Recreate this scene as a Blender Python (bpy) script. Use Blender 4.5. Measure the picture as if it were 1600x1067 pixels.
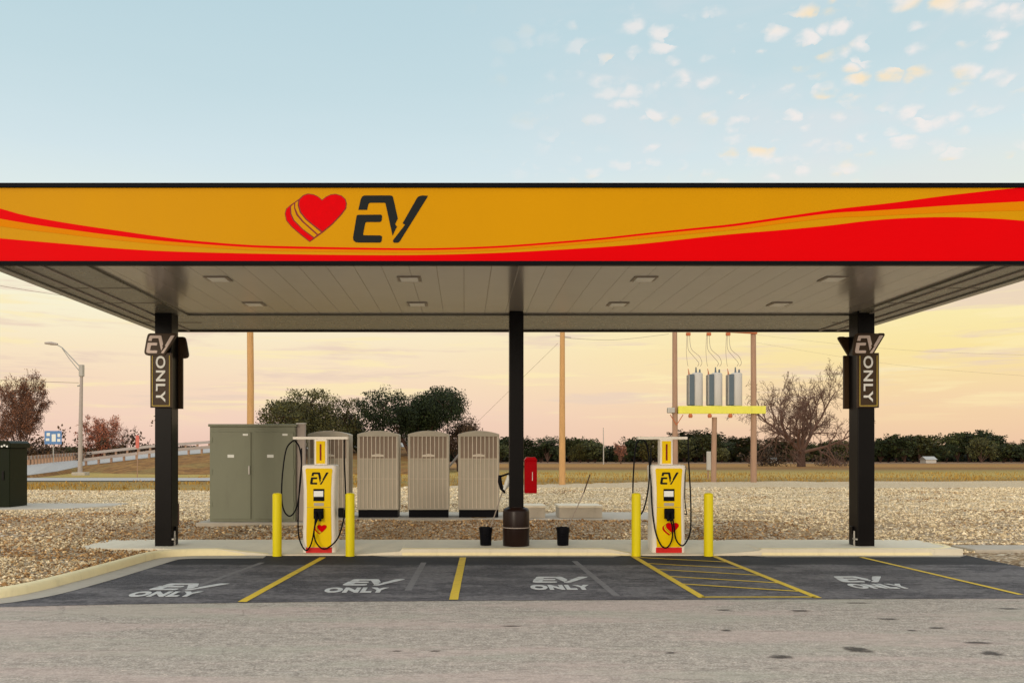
import bpy, bmesh, math, random
from mathutils import Vector, Matrix, noise as mnoise
random.seed(7)
R = math.radians
C = bpy.context.scene.collection
scene = bpy.context.scene
for o in list(bpy.data.objects):
    bpy.data.objects.remove(o)

# ------------------------------------------------------------------ camera
F, CX, HY, CZ = 1400.0, 725.0, 704.0, 2.0      # focal length and principal point measured on the 1600 px wide photo
cam_d = bpy.data.cameras.new('camera'); cam = bpy.data.objects.new('camera', cam_d); C.objects.link(cam)
cam.location = (0, 0, CZ); cam.rotation_euler = (R(90), 0, 0)
cam_d.sensor_width = 36; cam_d.lens = 36 * F / 1600
cam_d.shift_x = (800 - CX) / 1600; cam_d.shift_y = (HY - 533.5) / 1600
cam_d.clip_end = 5000; cam_d.clip_start = 0.05
scene.camera = cam
scene.view_settings.view_transform = 'Standard'; scene.view_settings.look = 'None'
scene.view_settings.exposure = 0.0; scene.view_settings.gamma = 1.0

def lin(r, g, b, a=1.0):
    f = lambda c: (c / 255 / 12.92) if c / 255 <= 0.04045 else ((c / 255 + 0.055) / 1.055) ** 2.4
    return (f(r), f(g), f(b), a)

# ------------------------------------------------------------------ node helper
class NT:
    def __init__(s, tree): s.t = tree; s.n = tree.nodes; s.l = tree.links
    def node(s, typ, **kw):
        n = s.n.new(typ)
        for k, v in kw.items():
            if k.startswith('i_'):
                key = k[2:]; key = int(key) if key.isdigit() else key.replace('_', ' ')
                s.put(n.inputs[key], v)
            else: setattr(n, k, v)
        return n
    def put(s, inp, v):
        if isinstance(v, bpy.types.NodeSocket): s.l.new(v, inp)
        else: inp.default_value = v
    def math(s, op, a, b=0.0, c=None, clamp=False):
        n = s.n.new('ShaderNodeMath'); n.operation = op; n.use_clamp = clamp
        s.put(n.inputs[0], a); s.put(n.inputs[1], b)
        if c is not None: s.put(n.inputs[2], c)
        return n.outputs[0]
    def mix(s, fac, a, b, typ='MIX'):
        n = s.n.new('ShaderNodeMix'); n.data_type = 'RGBA'; n.blend_type = typ
        s.put(n.inputs[0], fac); s.put(n.inputs[6], a); s.put(n.inputs[7], b)
        return n.outputs[2]
    def ramp(s, fac, stops, interp='LINEAR'):
        n = s.n.new('ShaderNodeValToRGB'); cr = n.color_ramp; cr.interpolation = interp
        while len(cr.elements) < len(stops): cr.elements.new(0.5)
        for e, (p, c) in zip(cr.elements, stops): e.position = p; e.color = c
        s.put(n.inputs[0], fac); return n.outputs[0]
    def ss(s, x, a, b, lo=0.0, hi=1.0):
        n = s.n.new('ShaderNodeMapRange'); n.interpolation_type = 'SMOOTHSTEP'
        s.put(n.inputs[0], x); n.inputs[1].default_value = a; n.inputs[2].default_value = b
        n.inputs[3].default_value = lo; n.inputs[4].default_value = hi
        return n.outputs[0]
    def noise(s, vec, scale, detail=4, rough=0.55, dist=0.0):
        n = s.n.new('ShaderNodeTexNoise'); s.put(n.inputs['Vector'], vec)
        n.inputs['Scale'].default_value = scale; n.inputs['Detail'].default_value = detail
        n.inputs['Roughness'].default_value = rough; n.inputs['Distortion'].default_value = dist
        return n.outputs['Fac']
    def scalev(s, vec, v, loc=(0, 0, 0)):
        n = s.n.new('ShaderNodeMapping'); s.put(n.inputs[0], vec); n.inputs[3].default_value = v; n.inputs[1].default_value = loc
        return n.outputs[0]
def G(v): return (v, v, v, 1)

# ------------------------------------------------------------------ world (sky at sunset, seen away from the sun)
SUN_EL, SUN_AZ = R(11), R(205)                 # azimuth from +Y towards +X: behind the camera, a little to its left
world = bpy.data.worlds.new("World"); scene.world = world; world.use_nodes = True
w = NT(world.node_tree); w.n.clear()
tc = w.node('ShaderNodeTexCoord').outputs['Generated']
sx = w.node('ShaderNodeSeparateXYZ'); w.l.new(tc, sx.inputs[0])
dx, dy, dz = sx.outputs
zc = w.math('MAXIMUM', dz, 0.0)
wob = w.noise(w.scalev(tc, (1.2, 1.2, 9.0)), 2.2, 4, 0.55)
zw = w.math('ADD', zc, w.math('MULTIPLY', w.math('SUBTRACT', wob, 0.5), 0.030))
base = w.ramp(zw, [(0.0, lin(236, 199, 182)), (0.035, lin(243, 209, 190)), (0.075, lin(247, 219, 190)), (0.115, lin(250, 231, 196)),
                   (0.165, lin(250, 245, 214)), (0.225, lin(232, 240, 234)), (0.30, lin(212, 229, 234)), (0.38, lin(196, 219, 226)),
                   (0.50, lin(182, 210, 220)), (1.0, lin(150, 186, 205))])
warm = w.ramp(zw, [(0.0, lin(238, 197, 168)), (0.05, lin(245, 212, 168)), (0.10, lin(250, 226, 158)), (0.15, lin(251, 235, 174)),
                   (0.21, lin(238, 238, 220)), (0.30, lin(214, 230, 233)), (0.38, lin(197, 219, 225)), (1.0, lin(150, 186, 205))])
az = w.math('ARCTAN2', dx, dy)
sky = w.mix(w.ss(az, -0.15, 0.5), base, warm)
# long flat streaks low over the horizon
st = w.noise(w.scalev(tc, (3.2, 3.2, 34.0)), 1.7, 5, 0.6, 0.3)
low = w.math('MULTIPLY', w.ss(dz, 0.02, 0.06), w.ss(dz, 0.16, 0.22, 1.0, 0.0))
sky = w.mix(w.math('MULTIPLY', w.math('MULTIPLY', w.ss(st, 0.50, 0.64), low), 0.80), sky, lin(234, 208, 188))
st2 = w.noise(w.scalev(tc, (4.0, 4.0, 48.0), (3, 1, 7)), 1.5, 5, 0.6, 0.3)
sky = w.mix(w.math('MULTIPLY', w.math('MULTIPLY', w.ss(st2, 0.52, 0.64), low), 0.62), sky, lin(254, 235, 180))
# small altocumulus puffs high up on the right
zz = w.math('MAXIMUM', dz, 0.05)
cx = w.node('ShaderNodeCombineXYZ'); w.l.new(w.math('DIVIDE', dx, zz), cx.inputs[0]); w.l.new(w.math('DIVIDE', dy, zz), cx.inputs[1])
pv = cx.outputs[0]
big = w.noise(pv, 1.1, 3, 0.5)
side = w.math('MULTIPLY', w.ss(az, -0.02, 0.28), w.ss(dy, -0.2, 0.2))
zone = w.math('MULTIPLY', side, w.ss(dz, 0.17, 0.27))
f1 = w.noise(w.scalev(tc, (1.0, 1.0, 1.7)), 30.0, 4, 0.5, 0.0)
f2 = w.math('ADD', f1, w.math('MULTIPLY', w.math('SUBTRACT', big, 0.5), 0.26))
wrp = w.node('ShaderNodeTexNoise'); wrp.inputs['Scale'].default_value = 60.0; wrp.inputs['Detail'].default_value = 4; w.l.new(w.scalev(tc, (1, 1, 1.5)), wrp.inputs['Vector'])
wv_ = w.node('ShaderNodeVectorMath', operation='MULTIPLY_ADD'); w.l.new(wrp.outputs['Color'], wv_.inputs[0]); wv_.inputs[1].default_value = (0.022, 0.022, 0.022); w.l.new(w.scalev(tc, (1.0, 1.0, 1.9)), wv_.inputs[2])
vor = w.node('ShaderNodeTexVoronoi'); vor.inputs['Scale'].default_value = 38.0; w.l.new(wv_.outputs[0], vor.inputs['Vector'])
vc = w.node('ShaderNodeSeparateColor'); w.l.new(vor.outputs['Color'], vc.inputs[0])
rad_ = w.math('MULTIPLY', w.ss(w.math('ADD', vc.outputs[0], w.math('MULTIPLY', w.math('SUBTRACT', big, 0.5), 2.0)), -0.20, 0.85), 0.66)
puff = w.math('MULTIPLY', w.ss(w.math('SUBTRACT', rad_, vor.outputs['Distance']), 0.0, 0.40), w.ss(f1, 0.34, 0.60))
veil = w.ss(w.noise(w.scalev(tc, (1, 1, 2.0)), 5.0, 5, 0.6, 0.4), 0.40, 0.72)
sky = w.mix(w.math('MULTIPLY', w.math('MULTIPLY', veil, zone), 0.40), sky, lin(228, 226, 228))
pc = w.mix(w.ss(w.noise(pv, 3.1, 2), 0.50, 0.66), lin(246, 238, 233), lin(255, 230, 190))
sky = w.mix(w.math('MULTIPLY', w.math('MULTIPLY', puff, zone), 0.88), sky, pc)
# the half of the sky round the low sun, behind the camera, is much brighter
back = w.math('MULTIPLY', w.ss(dy, 0.15, -0.9), w.ss(dz, 0.75, 0.05))
sky = w.mix(back, sky, (1.9, 1.62, 1.35, 1))
sky = w.mix(w.ss(dz, 0.46, 0.85), sky, (1.12, 1.18, 1.25, 1))
ns = w.node('ShaderNodeTexSky'); ns.sky_type = 'NISHITA'; ns.sun_disc = False
ns.sun_elevation = SUN_EL; ns.sun_rotation = SUN_AZ
bg1 = w.node('ShaderNodeBackground'); w.l.new(sky, bg1.inputs[0]); bg1.inputs[1].default_value = 0.97
bg2 = w.node('ShaderNodeBackground'); w.l.new(ns.outputs[0], bg2.inputs[0]); bg2.inputs[1].default_value = 0.006
ad = w.node('ShaderNodeAddShader'); w.l.new(bg1.outputs[0], ad.inputs[0]); w.l.new(bg2.outputs[0], ad.inputs[1])
wo = w.node('ShaderNodeOutputWorld'); w.l.new(ad.outputs[0], wo.inputs[0])

sun_d = bpy.data.lights.new('sun', 'SUN'); sun = bpy.data.objects.new('sun', sun_d); C.objects.link(sun)
sun_d.energy = 0.85; sun_d.angle = R(14); sun_d.color = (1.0, 0.86, 0.68)
sd = Vector((math.sin(SUN_AZ) * math.cos(SUN_EL), math.cos(SUN_AZ) * math.cos(SUN_EL), math.sin(SUN_EL)))
sun.rotation_euler = (-sd).to_track_quat('-Z', 'Y').to_euler(); sun.location = sd * 50 + Vector((0, 0, 20))

# ------------------------------------------------------------------ materials
M = {}
def mat(name, col, rough=0.6, metal=0.0, var=0.12, vscale=3.0, bump=0.0, bscale=60.0, spec=0.25, dirt=0.0, stretch=(1, 1, 1), coat=0.0, island=None):
    m = bpy.data.materials.new(name); m.use_nodes = True; t = NT(m.node_tree)
    b = t.n['Principled BSDF']
    oc = t.node('ShaderNodeTexCoord').outputs['Object']
    v = t.scalev(oc, stretch)
    n = t.noise(v, vscale, 5, 0.6)
    c = t.mix(n, tuple(x * (1 - var) for x in col[:3]) + (1,), tuple(min(1, x * (1 + var)) for x in col[:3]) + (1,))
    if dirt > 0:
        d = t.ss(t.noise(t.scalev(oc, (2, 2, 0.5)), 2.3, 6, 0.7), 0.5, 0.75)
        c = t.mix(t.math('MULTIPLY', d, dirt), c, (0.11, 0.085, 0.06, 1))
    if island:
        g = t.node('ShaderNodeNewGeometry').outputs['Random Per Island']
        c = t.mix(1.0, c, t.ramp(g, island), 'MULTIPLY')
        if 'leaf' in name: c = t.mix(1.0, c, t.ramp(t.node('ShaderNodeObjectInfo').outputs['Random'], [(0, (.65, .72, .6, 1)), (.5, G(1.0)), (1, (1.75, 1.45, 1.25, 1))]), 'MULTIPLY')
    t.put(b.inputs['Base Color'], c)
    t.put(b.inputs['Roughness'], t.math('ADD', rough - 0.06, t.math('MULTIPLY', n, 0.12)))
    b.inputs['Metallic'].default_value = metal
    b.inputs['Specular IOR Level'].default_value = spec
    b.inputs['Coat Weight'].default_value = coat
    if bump > 0:
        bn = t.node('ShaderNodeBump'); bn.inputs['Strength'].default_value = bump; bn.inputs['Distance'].default_value = 0.01
        t.l.new(t.noise(v, bscale, 4, 0.6), bn.inputs['Height']); t.l.new(bn.outputs[0], b.inputs['Normal'])
    M[name] = m; return m

mat('black_metal', (0.0045, 0.0036, 0.0034), 0.33, var=0.3, spec=0.10, dirt=0.02)
mat('brown_black', (0.016, 0.007, 0.005), 0.32, var=0.3, spec=0.2, dirt=0.03)
mat('trim_black', (0.004, 0.004, 0.006), 0.5, spec=0.05)
mat('fascia_yellow', (0.60, 0.275, 0.0), 0.42, var=0.07, vscale=0.7, spec=0.05, stretch=(1, 1, .4))
mat('fascia_orange', (0.68, 0.215, 0.0), 0.5, var=0.03, spec=0.03)
mat('fascia_red', (0.72, 0.0, 0.002), 0.45, var=0.06, vscale=0.8, spec=0.03)
mat('heart_red', (0.68, 0.0, 0.003), 0.45, var=0.15, vscale=9, spec=0.03)
mat('heart_dark', (0.22, 0.01, 0.004), 0.5)
mat('logo_black', (0.014, 0.016, 0.016), 0.45, spec=0.06)
mat('soffit_side', (0.155, 0.14, 0.11), 0.28, var=0.1, dirt=0.15)
mat('lamp_frame', (0.34, 0.27, 0.20), 0.5)
mat('lamp_lens', (0.85, 0.80, 0.72), 0.3)
mat('bollard_yellow', (0.80, 0.66, 0.004), 0.42, var=0.06, dirt=0.10, spec=0.2)
mat('charger_white', (0.86, 0.80, 0.70), 0.4, var=0.05, dirt=0.07)
mat('charger_yellow', (0.88, 0.60, 0.0), 0.35, var=0.05, spec=0.12)
mat('charger_red', (0.62, 0.015, 0.012), 0.4)
mat('rubber', (0.004, 0.004, 0.006), 0.5, spec=0.08)
mat('screen_white', (0.88, 0.90, 0.90), 0.25, var=0.02)
mat('cabinet_taupe', (0.45, 0.405, 0.32), 0.45, var=0.08, dirt=0.10)
mat('cabinet_fin', (0.64, 0.56, 0.45), 0.4, var=0.06)
mat('cabinet_recess', (0.27, 0.205, 0.155), 0.6)
mat('utility_green', (0.205, 0.212, 0.145), 0.42, var=0.10, vscale=1.2, dirt=0.15)
mat('transformer_green', (0.008, 0.012, 0.004), 0.4, var=0.3, spec=0.08)
mat('label_white', (0.78, 0.78, 0.72), 0.5)
mat('galvanised', (0.42, 0.40, 0.36), 0.4, 0.4, var=0.15)
mat('grey_pipe', (0.40, 0.34, 0.30), 0.5)
mat('concrete', (0.74, 0.665, 0.51), 0.85, var=0.10, vscale=2.5, bump=0.4, bscale=40, dirt=0.13)
mat('pad_concrete', (0.46, 0.41, 0.33), 0.85, var=0.16, vscale=3, bump=0.4, bscale=40, dirt=0.2)
mat('kerb_paint', (0.86, 0.74, 0.44), 0.75, var=0.12, vscale=2.2, bump=0.5, bscale=30, dirt=0.16)
mat('line_yellow', (0.74, 0.50, 0.04), 0.7, var=0.25, vscale=14, dirt=0.35)
mat('line_white', (0.60, 0.59, 0.56), 0.7, var=0.3, vscale=14, dirt=0.75)
mat('line_ghost', (0.20, 0.185, 0.18), 0.85, var=0.4, vscale=8)
mat('wood_pole', (0.56, 0.32, 0.13), 0.8, var=0.3, vscale=6, stretch=(3, 3, 0.3), bump=0.5, bscale=20)
mat('wood_grey', (0.38, 0.235, 0.155), 0.8, var=0.3, vscale=6, stretch=(3, 3, 0.3))
mat('rack_yellow', (0.75, 0.70, 0.10), 0.5, var=0.1, dirt=0.15)
mat('crossarm_rust', (0.50, 0.15, 0.06), 0.6)
mat('tank_grey', (0.52, 0.49, 0.44), 0.4, var=0.05)
mat('tank_dark', (0.10, 0.13, 0.15), 0.5)
mat('wire', (0.34, 0.28, 0.23), 0.6)
mat('red_box', (0.42, 0.0, 0.004), 0.35, var=0.08, spec=0.06)
mat('sign_blue', (0.10, 0.22, 0.45), 0.5)
mat('sign_dark', (0.055, 0.032, 0.016), 0.35, var=0.2, spec=0.12)
mat('sign_gold', (0.50, 0.36, 0.06), 0.45)
mat('letter_pink', (0.74, 0.60, 0.53), 0.5, var=0.04)
mat('letter_white', (0.80, 0.79, 0.74), 0.5, var=0.04)
mat('marker_red', (0.62, 0.16, 0.12), 0.6)
mat('bark', (0.085, 0.048, 0.035), 0.9, var=0.3, vscale=8)
mat('bark_pale', (0.145, 0.085, 0.062), 0.9, var=0.3, vscale=3)
LV = [(0.0, G(0.35)), (0.5, G(0.8)), (1.0, (1.5, 1.4, 1.1, 1))]
mat('leaf_oak', (0.062, 0.066, 0.022), 0.7, var=0.35, vscale=0.8, island=LV)
mat('leaf_evergreen', (0.030, 0.041, 0.013), 0.8, var=0.35, vscale=0.5, island=LV)
mat('leaf_brown', (0.105, 0.062, 0.040), 0.8, var=0.3, vscale=0.5, island=LV)
mat('leaf_rust', (0.36, 0.14, 0.09), 0.8, var=0.3, vscale=0.8, island=LV)
mat('far_leaf', (0.026, 0.027, 0.015), 0.8, var=0.4, vscale=0.15, island=LV)
mat('stone', (0.86, 0.71, 0.50), 0.85, var=0.25, vscale=0.7,
    island=[(0.0, (0.36, 0.28, 0.20, 1)), (0.3, (0.68, 0.60, 0.48, 1)), (0.7, (1.0, 0.94, 0.84, 1)), (1.0, (1.25, 1.2, 1.15, 1))])
mat('stone_brown', (0.50, 0.325, 0.155), 0.9, var=0.3, vscale=0.9,
    island=[(0.0, (0.22, 0.16, 0.12, 1)), (0.4, (0.6, 0.5, 0.4, 1)), (0.8, (1.1, 1.0, 0.9, 1)), (1.0, (1.7, 1.8, 1.8, 1))])
mat('grass_blade', (0.44, 0.265, 0.055), 0.9, var=0.4, vscale=0.12, island=[(0, (0.5, 0.45, 0.4, 1)), (1, (1.3, 1.25, 1.1, 1))])

def ground_mat(name, build):
    m = bpy.data.materials.new(name); m.use_nodes = True; t = NT(m.node_tree); b = t.n['Principled BSDF']
    oc = t.node('ShaderNodeTexCoord').outputs['Object']
    col, rough, height, strength, dist = build(t, oc)
    t.put(b.inputs['Base Color'], col); t.put(b.inputs['Roughness'], rough)
    b.inputs['Specular IOR Level'].default_value = 0.42 if name == 'soffit' else 0.2
    bn = t.node('ShaderNodeBump'); bn.inputs['Strength'].default_value = strength; bn.inputs['Distance'].default_value = dist
    t.l.new(height, bn.inputs['Height']); t.l.new(bn.outputs[0], b.inputs['Normal']); M[name] = m
def old_asphalt(t, oc):
    fine = t.noise(oc, 42, 6, 0.8); mid = t.noise(t.scalev(oc, (0.8, 3.2, 1)), 4, 6, 0.72); big = t.noise(t.scalev(oc, (0.35, 1.5, 1)), 0.8, 4, 0.6)
    grit = t.noise(oc, 14, 4, 0.7)
    c = t.ramp(fine, [(0.30, (0.12, 0.095, 0.07, 1)), (0.43, (0.34, 0.29, 0.235, 1)), (0.57, (0.52, 0.455, 0.38, 1)), (0.70, (0.80, 0.72, 0.61, 1))])
    c = t.mix(t.ss(grit, 0.50, 0.70, 0, 0.35), c, (0.20, 0.17, 0.14, 1))
    m7 = t.noise(t.scalev(oc, (1, 1.4, 1), (2, 2, 0)), 6.5, 3, 0.7); m20 = t.noise(t.scalev(oc, (1, 1, 1), (7, 2, 0)), 22, 3, 0.7)
    c = t.mix(1.0, c, t.ramp(m7, [(0.35, G(0.80)), (0.65, G(1.2))]), 'MULTIPLY')
    c = t.mix(1.0, c, t.ramp(m20, [(0.35, G(0.80)), (0.65, G(1.20))]), 'MULTIPLY')
    c = t.mix(t.ss(big, 0.47, 0.60, 0, 0.45), c, (0.57, 0.43, 0.37, 1))
    c = t.mix(t.ss(t.noise(t.scalev(oc, (0.3, 1.1, 1), (5, 2, 0)), 0.9, 4), 0.5, 0.64, 0, 0.4), c, (0.42, 0.405, 0.31, 1))
    c = t.mix(t.ss(mid, 0.52, 0.70, 0, 0.50), c, (0.20, 0.17, 0.145, 1))
    c = t.mix(t.ss(t.noise(t.scalev(oc, (0.5, 4.5, 1), (1, 7, 0)), 3.0, 6, 0.75), 0.54, 0.70, 0, 0.45), c, (0.66, 0.59, 0.51, 1))
    c = t.mix(t.ss(t.noise(t.scalev(oc, (0.3, 4.5, 1)), 2.6, 6, 0.75), 0.58, 0.68, 0, 0.4), c, (0.13, 0.11, 0.09, 1))
    v = t.node('ShaderNodeTexVoronoi', feature='DISTANCE_TO_EDGE'); v.inputs['Scale'].default_value = 0.13
    wv = t.node('ShaderNodeVectorMath', operation='ADD'); nn = t.node('ShaderNodeTexNoise'); nn.inputs['Scale'].default_value = 1.8; nn.inputs['Detail'].default_value = 6
    t.l.new(oc, nn.inputs['Vector']); t.l.new(oc, wv.inputs[0]); t.l.new(nn.outputs['Color'], wv.inputs[1]); t.l.new(wv.outputs[0], v.inputs['Vector'])
    c = t.mix(t.ss(v.outputs['Distance'], 0.0, 0.003, 0.32, 0), c, (0.09, 0.075, 0.065, 1))
    return c, 0.9, fine, 0.7, 0.012
ground_mat('old_asphalt', old_asphalt)
def new_asphalt(t, oc):
    fine = t.noise(oc, 90, 5, 0.7); big = t.noise(t.scalev(oc, (0.6, 1.6, 1)), 1.1, 5, 0.65)
    c = t.ramp(fine, [(0.3, (0.020, 0.018, 0.020, 1)), (0.5, (0.068, 0.062, 0.066, 1)), (0.70, (0.19, 0.172, 0.172, 1))])
    c = t.mix(t.ss(big, 0.42, 0.62, 0, 0.6), c, (0.13, 0.118, 0.118, 1))
    c = t.mix(t.ss(t.noise(t.scalev(oc, (0.4, 2.6, 1), (4, 4, 0)), 2.2, 6, 0.7), 0.52, 0.68, 0, 0.55), c, (0.026, 0.024, 0.026, 1))
    c = t.mix(t.ss(t.noise(t.scalev(oc, (1.4, 0.25, 1)), 1.6, 4), 0.55, 0.72, 0, 0.3), c, (0.16, 0.15, 0.145, 1))
    n12 = t.noise(oc, 11, 4, 0.7)
    c = t.mix(t.ss(t.noise(t.scalev(oc, (0.9, 1.6, 1), (3, 1, 2)), 1.0, 5, 0.7), 0.45, 0.57, 0, 0.65), c, (0.18, 0.165, 0.162, 1))
    c = t.mix(1.0, c, t.ramp(n12, [(0.35, G(0.7)), (0.65, G(1.45))]), 'MULTIPLY')
    s = t.node('ShaderNodeSeparateXYZ'); t.l.new(oc, s.inputs[0])
    # fresh black sealer brushed along the kerb and along the joint with the old paving
    wv = t.math('MULTIPLY', t.math('SUBTRACT', t.noise(oc, 1.2, 4), 0.5), 0.5)
    yy = t.math('ADD', s.outputs[1], wv)
    c = t.mix(t.ss(yy, 15.55, 15.8, 0, 0.85), c, (0.018, 0.017, 0.019, 1))
    return c, 0.8, fine, 0.5, 0.008
ground_mat('new_asphalt', new_asphalt)
def gravel(t, oc):
    v = t.node('ShaderNodeTexVoronoi'); v.inputs['Scale'].default_value = 15; t.l.new(oc, v.inputs['Vector'])
    s = t.node('ShaderNodeSeparateColor'); t.l.new(v.outputs['Color'], s.inputs[0])
    c = t.ramp(s.outputs[0], [(0.0, (0.16, 0.10, 0.05, 1)), (0.35, (0.42, 0.29, 0.155, 1)), (0.7, (0.66, 0.52, 0.34, 1)), (1.0, (0.88, 0.76, 0.58, 1))])
    c = t.mix(t.ss(v.outputs['Distance'], 0.35, 0.75, 0, 0.6), c, (0.09, 0.055, 0.03, 1))
    p = t.noise(oc, 0.35, 5, 0.6)
    c = t.mix(t.ss(p, 0.40, 0.62, 0, 0.5), c, (0.40, 0.27, 0.14, 1))
    sp = t.node('ShaderNodeSeparateXYZ'); t.l.new(oc, sp.inputs[0])
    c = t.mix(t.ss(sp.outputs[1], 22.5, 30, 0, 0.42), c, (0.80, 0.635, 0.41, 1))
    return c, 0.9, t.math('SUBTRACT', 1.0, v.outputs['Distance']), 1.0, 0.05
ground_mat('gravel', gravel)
def field(t, oc):
    a = t.noise(t.scalev(oc, (0.02, 0.16, 1)), 1.0, 5, 0.6); f = t.noise(t.scalev(oc, (1.0, 2.5, 1)), 1.2, 6, 0.75)
    s = t.node('ShaderNodeSeparateXYZ'); t.l.new(oc, s.inputs[0])
    yy = t.math('ADD', s.outputs[1], t.math('MULTIPLY', t.math('SUBTRACT', a, 0.5), 26))
    c = t.ramp(t.math('DIVIDE', yy, 300), [(0.12, (0.46, 0.30, 0.09, 1)), (0.19, (0.26, 0.165, 0.05, 1)), (0.235, (0.52, 0.36, 0.10, 1)), (0.31, (0.38, 0.27, 0.075, 1)),
                  (0.38, (0.20, 0.09, 0.03, 1)), (0.50, (0.40, 0.20, 0.05, 1)), (0.85, (0.24, 0.11, 0.045, 1))])
    c = t.mix(t.ss(f, 0.42, 0.70, 0, 0.55), c, (0.13, 0.10, 0.045, 1))
    c = t.mix(t.ss(t.noise(t.scalev(oc, (0.05, 0.12, 1), (9, 4, 0)), 1.3, 4), 0.58, 0.68, 0, 0.4), c, (0.24, 0.23, 0.06, 1))
    return c, 0.95, f, 1.0, 0.15
ground_mat('field', field)
def bank(t, oc):
    f = t.noise(oc, 0.9, 6, 0.75); g2 = t.noise(t.scalev(oc, (0.3, 0.3, 1.5)), 0.5, 4)
    c = t.ramp(f, [(0.3, (0.08, 0.04, 0.016, 1)), (0.5, (0.25, 0.12, 0.035, 1)), (0.7, (0.40, 0.23, 0.07, 1))])
    c = t.mix(t.ss(g2, 0.5, 0.65, 0, 0.4), c, (0.26, 0.22, 0.07, 1))
    return c, 0.95, f, 1.0, 0.15
ground_mat('bank', bank)
def road(t, oc):
    f = t.noise(oc, 8, 5, 0.7)
    return t.ramp(f, [(0.3, (0.34, 0.315, 0.29, 1)), (0.7, (0.50, 0.47, 0.43, 1))]), 0.9, f, 0.2, 0.02
ground_mat('road', road)
def soffit(t, oc):
    s = t.node('ShaderNodeSeparateXYZ'); t.l.new(oc, s.inputs[0])
    fr = t.math('FRACT', t.math('DIVIDE', s.outputs[0], 0.41))
    seam = t.ss(t.math('ABSOLUTE', t.math('SUBTRACT', fr, 0.5)), 0.488, 0.498)
    pid = t.node('ShaderNodeTexWhiteNoise', noise_dimensions='1D'); t.l.new(t.math('FLOOR', t.math('DIVIDE', s.outputs[0], 0.41)), pid.inputs['W'])
    n = t.noise(oc, 0.8, 4)
    c = t.mix(n, (0.30, 0.255, 0.215, 1), (0.36, 0.315, 0.27, 1))
    c = t.mix(1.0, c, t.ramp(pid.outputs[0], [(0, G(0.93)), (1, G(1.05))]), 'MULTIPLY')
    c = t.mix(t.math('MULTIPLY', seam, 0.32), c, (0.10, 0.08, 0.06, 1))
    return c, 0.18, t.math('ADD', t.math('SUBTRACT', 1.0, seam), t.math('MULTIPLY', n, 0.5)), 0.25, 0.01
ground_mat('soffit', soffit)
m = bpy.data.materials.new('oil'); m.use_nodes = True; t = NT(m.node_tree); b = t.n['Principled BSDF']
g = t.node('ShaderNodeTexCoord').outputs['Generated']; s = t.node('ShaderNodeSeparateXYZ'); t.l.new(g, s.inputs[0])
r2 = t.math('SQRT', t.math('ADD', t.math('POWER', t.math('SUBTRACT', s.outputs[0], 0.5), 2.0), t.math('POWER', t.math('SUBTRACT', s.outputs[1], 0.5), 2.0)))
oi = t.node('ShaderNodeObjectInfo').outputs['Random']
gv = t.node('ShaderNodeTexNoise', noise_dimensions='4D'); t.l.new(g, gv.inputs['Vector']); t.l.new(t.math('MULTIPLY', oi, 40.0), gv.inputs['W']); gv.inputs['Scale'].default_value = 4.5; gv.inputs['Detail'].default_value = 5
rr = t.math('ADD', r2, t.math('MULTIPLY', t.math('SUBTRACT', gv.outputs['Fac'], 0.5), 0.55))
b.inputs['Base Color'].default_value = (0.035, 0.026, 0.022, 1); b.inputs['Roughness'].default_value = 0.6
t.put(b.inputs['Alpha'], t.ss(rr, 0.12, 0.42, 0.70, 0.0)); M['oil'] = m

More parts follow.
